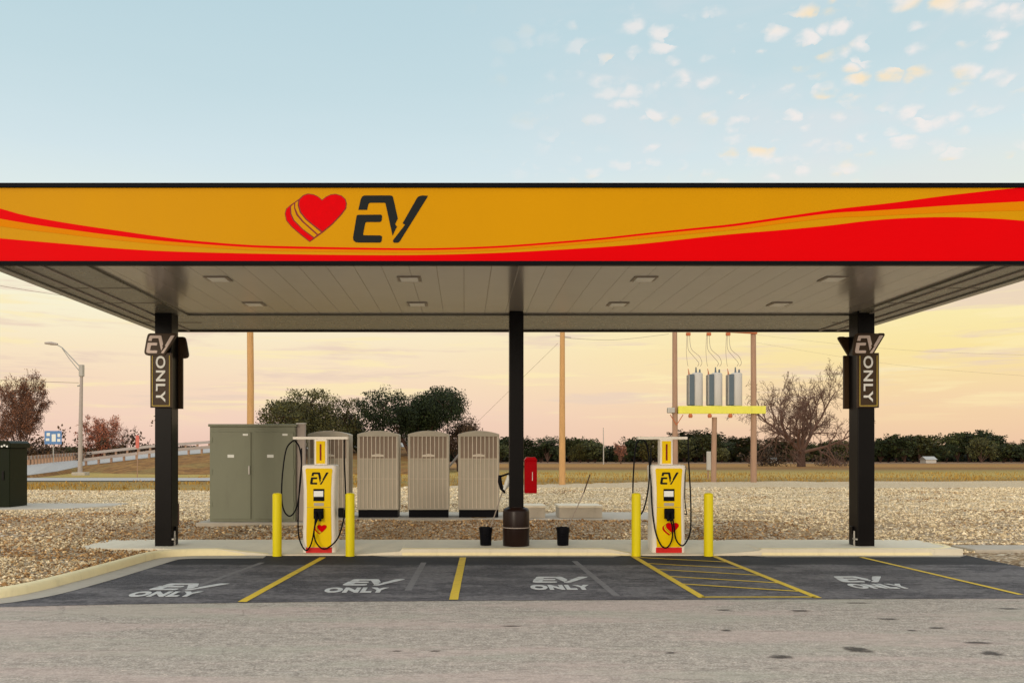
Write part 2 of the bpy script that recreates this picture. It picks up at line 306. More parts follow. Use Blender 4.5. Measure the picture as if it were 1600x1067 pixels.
# ------------------------------------------------------------------ mesh helpers
class MB:
    def __init__(s): s.v = []; s.f = []
    def box(s, x0, x1, y0, y1, z0, z1):
        i = len(s.v)
        s.v += [(x0, y0, z0), (x1, y0, z0), (x1, y1, z0), (x0, y1, z0), (x0, y0, z1), (x1, y0, z1), (x1, y1, z1), (x0, y1, z1)]
        s.f += [(i, i+3, i+2, i+1), (i+4, i+5, i+6, i+7), (i, i+1, i+5, i+4), (i+1, i+2, i+6, i+5), (i+2, i+3, i+7, i+6), (i+3, i, i+4, i+7)]
        return s
    def ring_join(s, rings, caps=True):
        n = len(rings[0]); i = len(s.v)
        for r in rings: s.v += [tuple(p) for p in r]
        for k in range(len(rings) - 1):
            for j in range(n):
                a = i + k*n + j; b2 = i + k*n + (j+1) % n
                s.f.append((a, b2, b2 + n, a + n))
        if caps:
            s.f.append(tuple(i + j for j in range(n))[::-1]); s.f.append(tuple(i + (len(rings)-1)*n + j for j in range(n)))
        return s
    def tube(s, pts, rad, n=8):
        pts = [Vector(p) for p in pts]; rings = []
        rr = rad if isinstance(rad, (list, tuple)) else [rad] * len(pts)
        up = None
        for k, p in enumerate(pts):
            d = (pts[min(k+1, len(pts)-1)] - pts[max(k-1, 0)])
            if d.length < 1e-9: d = Vector((0, 0, 1))
            d.normalize()
            if up is None: up = Vector((0, 0, 1)) if abs(d.z) < 0.9 else Vector((1, 0, 0))
            u = d.cross(up)
            if u.length < 1e-4: u = d.orthogonal()
            u.normalize(); v2 = u.cross(d).normalized(); up = v2
            rings.append([p + (u * math.cos(2*math.pi*j/n) + v2 * math.sin(2*math.pi*j/n)) * rr[k] for j in range(n)])
        return s.ring_join(rings)
    def lathe(s, prof, n=24, cx=0, cy=0):
        rings = [[(cx + r*math.cos(2*math.pi*j/n), cy + r*math.sin(2*math.pi*j/n), z) for j in range(n)] for r, z in prof]
        return s.ring_join(rings)
    def prism(s, poly, p0, p1, plane='xz'):
        """poly in the plane, extruded from p0 to p1 along the third axis"""
        A = sum(poly[i][0]*poly[(i+1) % len(poly)][1] - poly[(i+1) % len(poly)][0]*poly[i][1] for i in range(len(poly)))
        if A < 0: poly = poly[::-1]
        if plane == 'xz': mk = lambda q, d: (q[0], d, q[1])
        elif plane == 'yz': mk = lambda q, d: (d, q[0], q[1])
        else: mk = lambda q, d: (q[0], q[1], d)
        return s.ring_join([[mk(q, p0) for q in poly], [mk(q, p1) for q in poly]])
    def build(s, name, m, parent=None, bevel=0, smooth=False, seg=2):
        me = bpy.data.meshes.new(name); me.from_pydata(s.v, [], s.f)
        bm = bmesh.new(); bm.from_mesh(me); bmesh.ops.recalc_face_normals(bm, faces=bm.faces); bm.to_mesh(me); bm.free()
        me.materials.append(M[m] if isinstance(m, str) else m)
        return link(name, me, parent, bevel, smooth, seg)
def link(name, me, parent=None, bevel=0, smooth=False, seg=2):
    o = bpy.data.objects.new(name, me); C.objects.link(o)
    if parent: o.parent = parent
    if bevel:
        b = o.modifiers.new('bevel', 'BEVEL'); b.width = bevel; b.segments = seg; b.limit_method = 'ANGLE'; b.angle_limit = R(40)
    if smooth:
        for p in me.polygons: p.use_smooth = True
        me.set_sharp_from_angle(angle=R(40))
    return o
def tag(o, label, cat, group=None, kind=None):
    if label: o['label'] = label
    if cat: o['category'] = cat
    if group: o['group'] = group
    if kind: o['kind'] = kind
    return o
def thing(name, label, cat, loc=(0, 0, 0), rz=0, group=None):
    o = bpy.data.objects.new(name, None); C.objects.link(o); o.location = loc; o.rotation_euler = (0, 0, rz)
    o.empty_display_size = 0.2
    return tag(o, label, cat, group)
def dup(o, loc=None, label=None, parent=None, rz=None, scale=None):
    c = o.copy(); C.objects.link(c)
    if parent: c.parent = parent
    if loc is not None: c.location = loc
    if rz is not None: c.rotation_euler = (0, 0, rz)
    if scale is not None: c.scale = scale
    if label: c['label'] = label
    for ch in list(o.children): dup(ch, parent=c)
    return c
def struct(o): o['kind'] = 'structure'; return o
def spline(pts, n=10):
    """Catmull-Rom through the points"""
    P = [Vector(p) for p in pts]; out = []
    for i in range(len(P) - 1):
        p0 = P[max(i-1, 0)]; p1 = P[i]; p2 = P[i+1]; p3 = P[min(i+2, len(P)-1)]
        for k in range(n):
            u = k / n
            out.append(0.5*((2*p1) + (p2-p0)*u + (2*p0-5*p1+4*p2-p3)*u*u + (3*p1-p0-3*p2+p3)*u**3))
    out.append(P[-1]); return out
def W(px, py, Y): return Vector(((px - CX) * Y / F, Y, CZ + (HY - py) * Y / F))
def interp(tab, x):
    if x <= tab[0][0]: return tab[0][1]
    for (a, b_), (c, d) in zip(tab, tab[1:]):
        if x <= c: u = (x-a)/(c-a); return b_ + (d-b_)*u
    return tab[-1][1]
def text_mesh(body, size=1.0, offset=0.0, extrude=0.002, sx=1.0, spacing=1.0):
    cu = bpy.data.curves.new('t', 'FONT'); cu.body = body; cu.size = size; cu.offset = offset; cu.extrude = extrude
    cu.align_x = 'CENTER'; cu.align_y = 'CENTER'; cu.space_character = spacing
    o = bpy.data.objects.new('t', cu); C.objects.link(o)
    bpy.context.view_layer.update()
    me = bpy.data.meshes.new_from_object(o.evaluated_get(bpy.context.evaluated_depsgraph_get()))
    bpy.data.objects.remove(o)
    xs = [v.co.x for v in me.vertices]; ys = [v.co.y for v in me.vertices]
    return me, (min(xs), max(xs), min(ys), max(ys))
def place_text(name, body, m, w_, h_, mtx, parent=None, offset=0.02, depth=0.004, spacing=1.05):
    """text fitted in a w x h box, in its own xy plane, moved by mtx"""
    me, (x0, x1, y0, y1) = text_mesh(body, 1.0, offset, 0.5, spacing=spacing)
    S = Matrix.Diagonal((w_/(x1-x0), h_/(y1-y0), depth, 1)) @ Matrix.Translation((-(x0+x1)/2, -(y0+y1)/2, 0))
    me.transform(mtx @ S); me.materials.clear(); me.materials.append(M[m])
    return link(name, me, parent)
UP = Matrix(((1, 0, 0, 0), (0, 0, 1, 0), (0, 1, 0, 0), (0, 0, 0, 1)))      # xy -> xz, readable seen from -Y

# EV emblem: three pieces, height 1, width 1.59, origin at lower left
def _n(pts): return [((x - 752) / 421, (568 - y) / 421) for x, y in pts]
EV_PIECES = [
 _n([(800,275),(820,185),(832,160),(848,149),(870,147),(1085,147),(1102,151),(1110,165),(1152,352),(1128,402),(1144,425),(1105,505),(1042,218),(1034,212),(908,212),(895,216),(888,228),(878,275)]),
 _n([(795,320),(995,318),(1008,322),(1012,335),(1008,368),(1002,379),(990,384),(872,384),(862,390),(842,490),(845,502),(990,503),(1005,507),(1012,518),(1008,550),(1002,562),(988,567),(800,567),(775,563),(757,548),(752,522),(783,335),(787,325)]),
 _n([(1350,152),(1370,147),(1420,150),(1412,168),(1172,552),(1160,565),(1145,569),(1122,568),(1109,560),(1110,545),(1217,408),(1195,395),(1322,172),(1334,158)])]
def fatten(P, d):
    A = sum(P[i][0]*P[(i+1) % len(P)][1] - P[(i+1) % len(P)][0]*P[i][1] for i in range(len(P)))
    if A < 0: P = P[::-1]
    out = []
    for i in range(len(P)):
        a, b_, c = Vector(P[i-1]), Vector(P[i]), Vector(P[(i+1) % len(P)])
        n1 = (b_-a).normalized(); n2 = (c-b_).normalized()
        nn_ = Vector((n1.y+n2.y, -(n1.x+n2.x)))
        nn_ = nn_.normalized() if nn_.length > 1e-6 else Vector((n1.y, -n1.x))
        out.append((b_.x+nn_.x*d, b_.y+nn_.y*d))
    return out
def ev_logo(name, m, x, z, h, y0, y1, parent, plane='xz', slant=0.0, hx=None, fat=0.0):
    hx = hx or h; mb = MB()
    for pc in EV_PIECES:
        mb.prism([(x + u*hx + slant*v*h, z + v*h) for u, v in (fatten(pc, fat) if fat else pc)], y0, y1, plane)
    return mb.build(name, m, parent)
# heart emblem in units where the whole is about 0.76 of the EV height wide; origin lower left of EV space
HB = [(475,185),(440,155),(400,137),(350,130),(305,145),(270,178),(190,235),(155,265),(143,310),(155,370),(200,425),(280,495),(365,562),(490,472),(570,405),(650,320),(692,262),(696,215),(685,178),(650,148),(600,133),(555,137),(512,157)]
HM = [(476,194),(442,164),(402,145),(352,138),(312,152),(279,185),(271,228),(287,290),(330,348),(400,407),(480,466),(562,399),(640,316),(682,262),(688,217),(677,181),(645,154),(600,140),(556,144),(514,163)]
H1 = [(188,243),(162,270),(150,310),(162,368),(205,420),(284,488),(365,553),(398,528),(298,450),(218,372),(192,312)]
H2 = [(200,246),(226,222),(226,262),(245,322),(298,384),(428,500),(406,520),(304,445),(228,366),(203,310)]
H3 = [(238,214),(262,196),(258,236),(277,300),(328,363),(466,477),(440,492),(312,378),(262,316),(237,258)]
def heart(x, z, s, y, parent, face='fascia_yellow', name='heart_emblem'):
    """(x,z): lower left, s: metres per emblem unit (px/5.714)"""
    f = lambda P: [(x + (a-143)*s, z + (562-b_)*s) for a, b_ in P]
    root = MB().prism(f(HB), y, y-0.003).build(name, 'heart_dark', parent)
    MB().prism(f(HM), y-0.003, y-0.006).build('red_heart', 'heart_red', root)
    MB().prism(f(H1), y-0.003, y-0.006).build('red_band', 'heart_red', root)
    MB().prism(f(H2), y-0.003, y-0.006).build('yellow_band', face, root)
    MB().prism(f(H3), y-0.003, y-0.006).build('yellow_band', face, root)
    return root

# ------------------------------------------------------------------ terrain
def sstep(a, b_, x):
    u = max(0, min(1, (x-a)/(b_-a))); return u*u*(3-2*u)
def gz(x, y):
    z = 0.11 + 0.21*sstep(18.8, 21.3, y)
    z -= 0.14*sstep(35, 60, y)
    if y > 60: z -= 1.4*min(1, (y-60)/190)
    if x < -6.2: z += 0.12*sstep(-6.2, -9, x)*sstep(12, 16, y)*(1-sstep(18, 22, y))
    return z
def grid_sheet(name, m, xs, ys, zf, mask=None, parent=None):
    v = [(x, y, zf(x, y)) for y in ys for x in xs]; n = len(xs); f = []
    for j in range(len(ys)-1):
        for i in range(n-1):
            if mask and not mask((xs[i]+xs[i+1])/2, (ys[j]+ys[j+1])/2): continue
            f.append((j*n+i, j*n+i+1, (j+1)*n+i+1, (j+1)*n+i))
    me = bpy.data.meshes.new(name); me.from_pydata(v, [], f); me.materials.append(M[m])
    bm = bmesh.new(); bm.from_mesh(me); bmesh.ops.delete(bm, geom=[q for q in bm.verts if not q.link_faces], context='VERTS'); bm.to_mesh(me); bm.free()
    for p in me.polygons: p.use_smooth = True
    return link(name, me, parent)
def frange(a, b_, st):
    out = []; x = a
    while x < b_ - 1e-6: out.append(x); x += st
    out.append(b_); return out
def rough_gz(x, y):
    return gz(x, y) + 0.06*mnoise.noise(Vector((x*0.7, y*0.7, 0))) + 0.015*mnoise.noise(Vector((x*3, y*3, 4)))
# old paving: everything in front of the bays
lot = struct(grid_sheet('old_asphalt_lot', 'old_asphalt', [-80, -20, 0, 20, 80], [-60, -20, 0, 10, 17.3], lambda x, y: 0.0))
# dark bays
bay_poly = [(-9.0, 11.15), (-6.3, 11.42), (-4.4, 11.68), (-2.0, 11.86), (0, 11.95), (4, 12.06), (9, 12.15), (24, 12.25), (24, 17.25), (-5.5, 17.25), (-6.0, 13.5), (-9, 12.0)]
bays = MB(); i0 = 0
bays.v = [(x, y, 0.004) for x, y in bay_poly]; bays.f = [tuple(range(len(bay_poly)))]
bays = struct(bays.build('parking_bays', 'new_asphalt'))
def quad_on(pts, z, name, m, parent):
    mb = MB(); mb.v = [(x, y, z) for x, y in pts]; mb.f = [tuple(range(len(pts)))]
    return mb.build(name, m, parent)
# gutter of pale concrete along the kerb
KL = [(-12.5, 10.5), (-8.2, 11.35), (-6.75, 11.75), (-6.15, 12.3), (-5.93, 13.5), (-5.80, 15.0), (-5.70, 16.35), (-5.55, 16.75), (-5.15, 16.98), (-4.6, 17.03), (-3.75, 17.07)]
KLs = [tuple(p)[:2] for p in spline([(a, b_, 0) for a, b_ in KL], 6)]
def offset_path(P, d):
    out = []
    for i, p in enumerate(P):
        a = Vector(P[max(i-1, 0)]); c = Vector(P[min(i+1, len(P)-1)]); t_ = (c-a).normalized()
        out.append((p[0]+t_.y*d, p[1]-t_.x*d))
    return out
gmb = MB()
inner = offset_path(KLs, 0.0); outer = offset_path(KLs, 0.45)
outer = [(x, min(y, 16.75 + 0.3*max(0, min(1, (x+4.8)/1.0)))) for x, y in outer]
for i in range(len(KLs)-1):
    k = len(gmb.v); gmb.v += [(*inner[i], .010), (*outer[i], .010), (*outer[i+1], .010), (*inner[i+1], .010)]; gmb.f.append((k, k+1, k+2, k+3))
for x0, x1 in ((-1.9, 3.1), (5.2, 9.6)):
    k = len(gmb.v); gmb.v += [(x0+.5, 16.80, .010), (x1-.3, 16.80, .010), (x1, 17.1, .010), (x0, 17.1, .010)]; gmb.f.append((k, k+1, k+2, k+3))
struct(gmb.build('gutter', 'pad_concrete'))

def kerb_h(x):
    """island height just behind the kerb line; the kerb drops in front of the two chargers"""
    return interp([(-9, .13), (-4.7, .13), (-3.75, .03), (-2.0, .03), (-1.22, .085), (-1.18, .13), (2.75, .13), (3.25, .03), (4.75, .03), (5.62, .095), (5.67, .13), (20, .13)], x)
def island_z(x, y):
    h = kerb_h(x); return h + (0.13-h)*sstep(17.15, 18.3, y)
def kerb(path, name):
    mb = MB(); rings = []
    for i, p in enumerate(path):
        a = Vector(path[max(i-1, 0)]); c = Vector(path[min(i+1, len(path)-1)]); t_ = (c-a).normalized(); nx, ny = -t_.y, t_.x
        h = kerb_h(p[0]) if p[1] > 16.9 else 0.13
        h += 0.006
        prof = [(0.0, -0.02), (0.012, h*0.6), (0.03, h*0.88), (0.055, h), (0.165, h), (0.17, -0.02)]
        rings.append([(p[0]+nx*d, p[1]+ny*d, z) for d, z in prof])
    mb.ring_join(rings)
    return struct(mb.build(name, 'kerb_paint', smooth=True))
kerb(KLs, 'kerb')
kerb([(x, 17.05) for x in frange(-1.18, 3.25, 0.2)], 'kerb')
kerb([(x, 17.05) for x in frange(5.67, 8.9, 0.25)] + [(9.2, 17.12), (9.45, 17.3), (9.6, 17.6), (9.6, 18.1)], 'kerb')
# island slab
xs = sorted(set(frange(-7.5, 9.5, 0.25) + [-4.7, -3.75, -2.0, -1.22, -1.18, 2.75, 3.25, 4.75, 5.62, 5.67])); ys = [17.06, 17.15, 17.3, 17.5, 17.7, 17.9, 18.1, 18.3, 18.6, 18.88]
isl = MB(); n = len(xs)
def iy(x, y): return y if x > -5.6 else max(y, 17.06 + 0.12)
for y in ys:
    for x in xs: isl.v.append((x, iy(x, y), island_z(x, y)))
for j in range(len(ys)-1):
    for i in range(n-1): isl.f.append((j*n+i, j*n+i+1, (j+1)*n+i+1, (j+1)*n+i))
k = len(isl.v)
for x in xs: isl.v.append((x, iy(x, 17.06), -0.03))
for i in range(n-1): isl.f.append((k+i, k+i+1, i+1, i))
k = len(isl.v); j = (len(ys)-1)*n
for x in xs: isl.v.append((x, 18.88, -0.03))
for i in range(n-1): isl.f.append((j+i, j+i+1, k+i+1, k+i))
struct(isl.build('island_pavement', 'concrete'))
side = MB(); side.box(9.9, 24, 17.35, 18.2, -0.02, 0.09)
struct(side.build('sidewalk', 'pad_concrete', bevel=0.02))

# gravel ground
def gravel_far(x): return interp([(-60, 36), (-12, 38), (0, 44), (12, 51), (60, 55)], x)
def is_gravel(x, y):
    if y > gravel_far(x): return False
    if y > 18.7: return True
    if x > 9.4: return y > 17.3
    if x < -5.75:
        kx = interp([(10.5, -12.5), (11.4, -8.2), (11.8, -6.85), (12.35, -6.3), (13.5, -6.08), (15, -5.95), (16.4, -5.86), (17, -5.8)], y)
        return x < kx - 0.02 and (y < 17.1 or x < -7.3)
    return False
def gmask(x, y): return y < gravel_far(x)+0.3 and (y > 18.5 or x > 9.2 or x < -5.7)
gx = sorted(set(frange(-60, -20, 5) + frange(-20, 24, 0.3) + frange(24, 70, 4)))
def gravel_z(x, y):
    if y < 18.9 and -12 < x < -5.5:
        kx = interp([(10.5, -12.5), (11.4, -8.2), (11.8, -6.85), (12.35, -6.3), (13.5, -6.08), (15, -5.95), (16.4, -5.86), (17, -5.8)], y)
        if x > kx - 0.08: return -0.05
        if x > -7.6 and y > 16.95 and y < 18.9: return -0.05 if y < 18.7 else 0.08
        return rough_gz(x, y)*0.9
    if y < 18.88 and x < 9.6: return -0.05
    if x > 9.4 and y < 18.3: return 0.03
    return rough_gz(x, y)
ggy = sorted(set(frange(10.4, 24, 0.3) + frange(24, 56, 0.8)))
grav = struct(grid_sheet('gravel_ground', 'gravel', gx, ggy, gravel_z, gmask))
# the field as one sheet reaching the horizon, running under the gravel
fx = [-2500, -900, -400, -200, -120] + frange(-90, 90, 6) + [120, 200, 400, 900, 2500]
fy = [-500, -60, 10, 19, 24] + frange(30, 120, 4) + [140, 170, 200, 250, 400, 800, 1600, 3500]
def field_z(x, y):
    z = gz(x, max(y, 22))
    return (z - 0.10) if y > 34 else -0.25 if y < 24 else z - 0.16
struct(grid_sheet('grass_field', 'field', fx, fy, field_z))
# far roads
rb = MB()
def strip_road(name, pts_near, pts_far, m='road', dz=0.0):
    mb = MB(); k = 0
    for a, b_ in zip(pts_near, pts_far): mb.v += [tuple(a), tuple(b_)]
    for i in range(len(pts_near)-1): mb.f.append((2*i, 2*i+2, 2*i+3, 2*i+1))
    return struct(mb.build(name, m))
strip_road('road', [(x, 55.5, field_z(x, 56)+.05) for x in (-90, -40, -14)], [(x, 62.5, field_z(x, 62)+.05) for x in (-90, -40, -14)])
strip_road('service_road', [(x, 216, field_z(x, 216)+.12) for x in (-300, 0, 300)], [(x, 222, field_z(x, 222)+.12) for x in (-300, 0, 300)])
# the ramp climbing to the right on the left side, on its grass embankment
near = [W(-160, 752, 52), W(-20, 746, 58), W(45, 742, 64), W(90, 736, 78), W(132, 727, 95), W(241, 714, 95), W(328, 707, 96), W(560, 699, 100), W(700, 697, 104)]
far = [W(-160, 744, 60), W(-20, 735, 70), W(45, 726, 80), W(90, 721, 92), W(132, 717, 105), W(241, 705, 105), W(328, 699, 106), W(560, 691, 110), W(700, 690, 114)]
strip_road('ramp_road', near, far)
em = MB(); foot = []
for a in near:
    x = a.x*0.94; y = a.y - 3 - max(0, a.z)*9; foot.append(Vector((x, y, field_z(x, y)-0.05)))
for a, b_, c, ft in zip(near, far, far, foot):
    d = Vector((c.x*1.05, c.y+14, -1.5)); mid = (a+ft)/2 + Vector((0, 0, 0.12))
    em.v += [tuple(ft), tuple(mid), tuple(a - Vector((0, 0, .03))), tuple(b_ - Vector((0, 0, .03))), tuple(d)]
for i in range(len(near)-1):
    for j in range(4): em.f.append((5*i+j, 5*i+5+j, 5*i+6+j, 5*i+1+j))
struct(em.build('embankment', 'bank', smooth=True))

# ------------------------------------------------------------------ painted markings
def line(x0, y0, x1, y1, wd=0.10, name='painted_line', m='line_yellow', z=0.010):
    dx_, dy_ = x1-x0, y1-y0; L = math.hypot(dx_, dy_); nx, ny = -dy_/L*wd/2, dx_/L*wd/2
    N = max(2, int(L/0.25)); mb = MB()
    for i in range(N+1):
        u = i/N; jt = 0.006*mnoise.noise(Vector((x0*3+u*L*4, y0, 1)))
        mb.v += [(x0+dx_*u+nx*(1+jt*10), y0+dy_*u+ny*(1+jt*10), z), (x0+dx_*u-nx*(1-jt*8), y0+dy_*u-ny*(1-jt*8), z)]
    for i in range(N): mb.f.append((2*i, 2*i+2, 2*i+3, 2*i+1))
    return mb.build(name, m, bays)
line(-2.93, 11.82, -2.64, 16.75, 0.12); line(-0.14, 12.0, -0.02, 16.75, 0.12)
line(3.24, 12.16, 3.20, 16.95, 0.11); line(4.80, 12.14, 4.73, 16.98, 0.11)
line(7.72, 12.42, 7.44, 16.85, 0.09); line(11.1, 12.4, 10.5, 17.1, 0.09)
line(3.24, 12.22, 4.80, 12.22, 0.07)
for yl in (16.75, 15.85, 15.05, 14.22, 13.42):
    line(3.26, yl, 4.74, yl-0.75 + 0.05, 0.075, z=0.0102)
for (x0, y0, x1, y1) in ((-4.0, 12.6, -3.6, 16.0), (-0.80, 12.8, -0.72, 16.0), (2.1, 12.3, 2.0, 16.2)):
    line(x0, y0, x1, y1, 0.10, 'faded_line', 'line_ghost', 0.0075)
FLAT = lambda x, y: Matrix.Translation((x, y, 0.011))
for xe, we, xo, wo_, ye, yo in ((-4.02, 0.98, -4.16, 0.95, 12.84, 12.22), (-1.36, 0.86, -1.54, 0.90, 13.28, 12.58), (1.50, 0.88, 1.41, 0.88, 13.56, 12.84), (6.18, 0.82, 6.10, 0.84, 13.60, 12.95)):
    ev_logo('painted_emblem', 'line_white', xe-we/2, ye, 0.60, 0.0095, 0.012, bays, 'xy', hx=we/1.59, fat=0.028)
    place_text('painted_word', 'ONLY', 'line_white', wo_, 0.46, FLAT(xo, yo+0.24), bays, 0.06, 0.003, 1.12)
# oil stains on the old paving
for px, py, wx, wy in ((1340, 1015, .20, .20), (1530, 1004, .24, .08), (1550, 1021, .16, .14), (1220, 1026, .18, .12), (1048, 1020, .10, .06), (1388, 967, .2, .07),
                       (1250, 954, .2, .10), (1578, 951, .22, .08), (1464, 981, .14, .08), (1135, 985, .1, .08), (1340, 942, .28, .06),
                       (800, 978, .2, .05), (620, 1017, .09, .04), (680, 1017, .09, .04), (1130, 953, .15, .06), (1425, 985, .1, .06)):
    Y = CZ*F/(py-HY); X = (px-CX)*Y/F
    quad_on([(X-wx, Y-wy), (X+wx, Y-wy), (X+wx, Y+wy), (X-wx, Y+wy)], 0.0045, 'oil_stain', 'oil', lot)

# ------------------------------------------------------------------ canopy
YF, YR, XL, XR, ZB, ZT = 12.88, 20.2, -6.93, 8.80, 4.69, 5.82
can = thing('canopy', 'wide flat canopy with yellow and red striped fascia above the charging bays', 'canopy')
fs = F / YF
fp = lambda px, py: ((px-CX)/fs, CZ + (HY-py)/fs)
MB().box(XL, XR, YF, YF+0.06, ZB+0.03, ZT-0.04).build('front_fascia', 'fascia_yellow', can)
ff = can.children[-1]
MB().box(XL-.02, XR+.02, YF-.03, YF+.10, ZT-0.045, ZT+0.02).build('top_trim', 'trim_black', ff, 0.006)
MB().box(XL-.02, XR+.02, YF-.03, YF+.10, ZB-0.02, ZB+0.03).build('bottom_trim', 'trim_black', ff, 0.006)
rib_top = [(-33,318),(0,326),(42,337.5),(112,350),(180,360),(242,369),(295,375.5),(380,382.5),(450,385),(550,387),(640,388.2),(700,387.5),(787,384),(881,377),(944,371.5),(1006,364.7),(1100,355),(1150,349.6),(1234,337.5),(1302,327.7),(1352,322),(1403,316.2),(1487,305),(1600,293),(1640,292),(1683,291.5)]
rib_bot = [(-33,336),(0,342),(56,351.5),(112,359.5),(169,367),(242,375.5),(295,380),(380,386),(450,388.5),(550,390.2),(640,391),(700,390.3),(787,387),(881,380),(944,374.5),(1006,367.8),(1100,358.4),(1150,353.3),(1234,341.5),(1302,333),(1352,330.2),(1403,327),(1487,321),(1600,315),(1683,310)]
low_top = [(-33,370),(0,372.7),(98,381),(197,389.5),(295,394),(450,397.5),(600,399),(694,398),(787,395),(881,390),(944,386),(1006,381),(1100,370.6),(1150,365.6),(1234,358.6),(1302,352),(1352,345.8),(1403,341.7),(1465,339.6),(1516,340.3),(1572,343),(1600,345.4),(1683,352)]
or_w = [(-33, 13), (100, 8), (300, 5), (500, 4), (900, 4), (1200, 6), (1400, 9), (1600, 14)]
def smooth_tab(tab):
    P = spline([(a, b_, 0) for a, b_ in tab], 4); return [(p.x, p.y) for p in P]
rt, rbm, lt = smooth_tab(rib_top), smooth_tab(rib_bot), smooth_tab(low_top)
pxs = [-28.4 + i*(1681.5+28.4)/90 for i in range(91)]
def band(name, m, ftop, fbot, y0, y1):
    mb = MB(); A = [fp(x, ftop(x)) for x in pxs]; B = [fp(x, fbot(x)) for x in pxs]
    mb.ring_join([[(a[0], y0, a[1]), (b_[0], y0, b_[1]), (b_[0], y1, b_[1]), (a[0], y1, a[1])] for a, b_ in zip(A, B)])
    return mb.build(name, m, ff)
band('red_stripe', 'fascia_red', lambda x: interp(rt, x), lambda x: interp(rbm, x), YF+.001, YF-.004)
band('orange_stripe', 'fascia_orange', lambda x: interp(rbm, x), lambda x: min(interp(rbm, x)+interp(or_w, x), interp(lt, x)), YF+.001, YF-.0035)
band('red_wave', 'fascia_red', lambda x: interp(lt, x), lambda x: HY-(ZB+.03-CZ)*fs, YF+.001, YF-.005)
x0, z0 = fp(420+752/5.714, 280+568/5.714); hh = 421/5.714/fs
ev_logo('ev_emblem', 'logo_black', x0, z0, hh, YF+.001, YF-.006, ff)
x0, z0 = fp(420+143/5.714, 280+562/5.714)
heart(x0, z0, 1/5.714/fs, YF-.001, ff)
# vertical panel joints of the fascia
for nme, a, b_, c, d in (('side_fascia', XL, XL+.06, YF+.06, YR), ('side_fascia', XR-.06, XR, YF+.06, YR)):
    o = MB().box(a, b_, c, d, ZB+.03, ZT-.04).build(nme, 'fascia_red', can)
    MB().box(a-.02, b_+.02, c+.04, d+.02, ZT-.045, ZT+.02).build('top_trim', 'trim_black', o)
o = MB().box(XL+.06, XR-.06, YR-.06, YR, ZB+.03, ZT-.04).build('rear_fascia', 'fascia_yellow', can)
MB().box(XL, XR, YR-.10, YR+.03, ZB-.02, ZB+.03).build('bottom_trim', 'brown_black', o)
MB().box(XL+.06, XR-.06, YF+.06, YR-.06, ZT-.3, ZT-.08).build('roof_deck', 'galvanised', can)
H = ZB-CZ
ix0, ix1, iy1 = -2.05*H, 2.88*H, 17.95
MB().box(ix0, ix1, YF+.10, iy1, 4.735, 4.775).build('soffit', 'soffit', can)
so = MB()
so.box(XL+.04, ix0, YF+.10, iy1, ZB+.01, ZB+.16); so.box(ix1, XR-.04, YF+.10, iy1, ZB+.01, ZB+.16); so.box(XL+.04, XR-.04, iy1, YR-.10, ZB+.012, ZB+.16)
so.build('perimeter_soffit', 'soffit_side', can, 0.008)
for xa, xb in ((XL-.01, XL+.14), (XR-.14, XR+.01)): MB().box(xa, xb, YF+.10, YR-.11, ZB-.02, ZB+.011).build('edge_flashing', 'galvanised', can, 0.01)
for xa in (XL+.40, XL+.75, XR-.45, XR-.85): MB().box(xa, xa+.035, YF+.10, YR-.12, ZB-.012, ZB+.011).build('gutter_rail', 'grey_pipe', can, 0.004)
for yy in (14.9, 16.4, 18.9):
    for xa, xb in ((XL+.14, ix0-.02), (ix1+.02, XR-.14)): MB().box(xa, xb, yy, yy+.012, ZB+.002, ZB+.0105).build('panel_joint', 'lamp_frame', can)
# recessed ceiling lights
lp = None
for (yl, row) in ((14.27, 'front'), (16.72, 'rear')):
    for k, xl in enumerate((-3.91, -0.87, 2.87, 5.88)):
        names = ('first from the left', 'second from the left', 'third from the left', 'fourth from the left')
        lab = 'square ceiling light %s in the %s row under the canopy' % (names[k], row)
        if lp is None:
            lp = thing('ceiling_light', lab, 'ceiling light', (xl, yl, 4.735), group='ceiling lights under the canopy')
            q = MB().box(-.19, .19, -.19, .19, -.014, .0).build('frame', 'lamp_frame', lp, 0.012)
            MB().box(-.14, .14, -.165, .15, -.021, -.014).build('lens', 'lamp_lens', lp, 0.003)
        else: dup(lp, (xl, yl, 4.735), lab)

# ------------------------------------------------------------------ columns
def square_column(xc, label):
    o = thing('canopy_column', label, 'column', (xc, 17.78, 0.0), group='columns carrying the canopy')
    s_ = MB().box(-.165, .165, -.21, .21, .10, 4.73).build('shaft', 'black_metal', o, 0.012)
    MB().box(-.175, .175, -.22, .22, 4.70, 4.729).build('cap_plate', 'black_metal', o, 0.006)
    return o
cl = square_column(-5.90, 'black square canopy column left of the green utility cabinet, carrying a sign')
cr = square_column(7.89, 'black square canopy column at the right end of the island, carrying a sign')
for o, sgn in ((cl, 1), (cr, -1)):
    MB().tube([(sgn*.19, -.10, .11), (sgn*.19, -.10, .42)], 0.018).build('conduit', 'galvanised', o, smooth=True)
    MB().box(min(sgn*.166, sgn*.205), max(sgn*.166, sgn*.205), -.20, -.06, .25, .28).build('clamp', 'galvanised', o)
    MB().box(min(sgn*.166, sgn*.20), max(sgn*.166, sgn*.20), -.02, .10, .34, .50).build('junction_box', 'black_metal', o, .005)
cm = thing('canopy_column', 'slim black centre column with a round base cover between two buckets', 'column', (1.03, 17.70, 0), group='columns carrying the canopy')
MB().box(-.14, .14, -.14, .14, .86, 4.73).build('shaft', 'black_metal', cm, 0.02)
MB().lathe([(.255, .125), (.262, .14), (.262, .80), (.25, .845), (.215, .875), (.17, .885), (.17, .895)], 32).build('base_cover', 'brown_black', cm, smooth=True)
MB().lathe([(.2635, .485), (.2635, .50)], 32).build('band', 'grey_pipe', cm.children[-1], smooth=True)

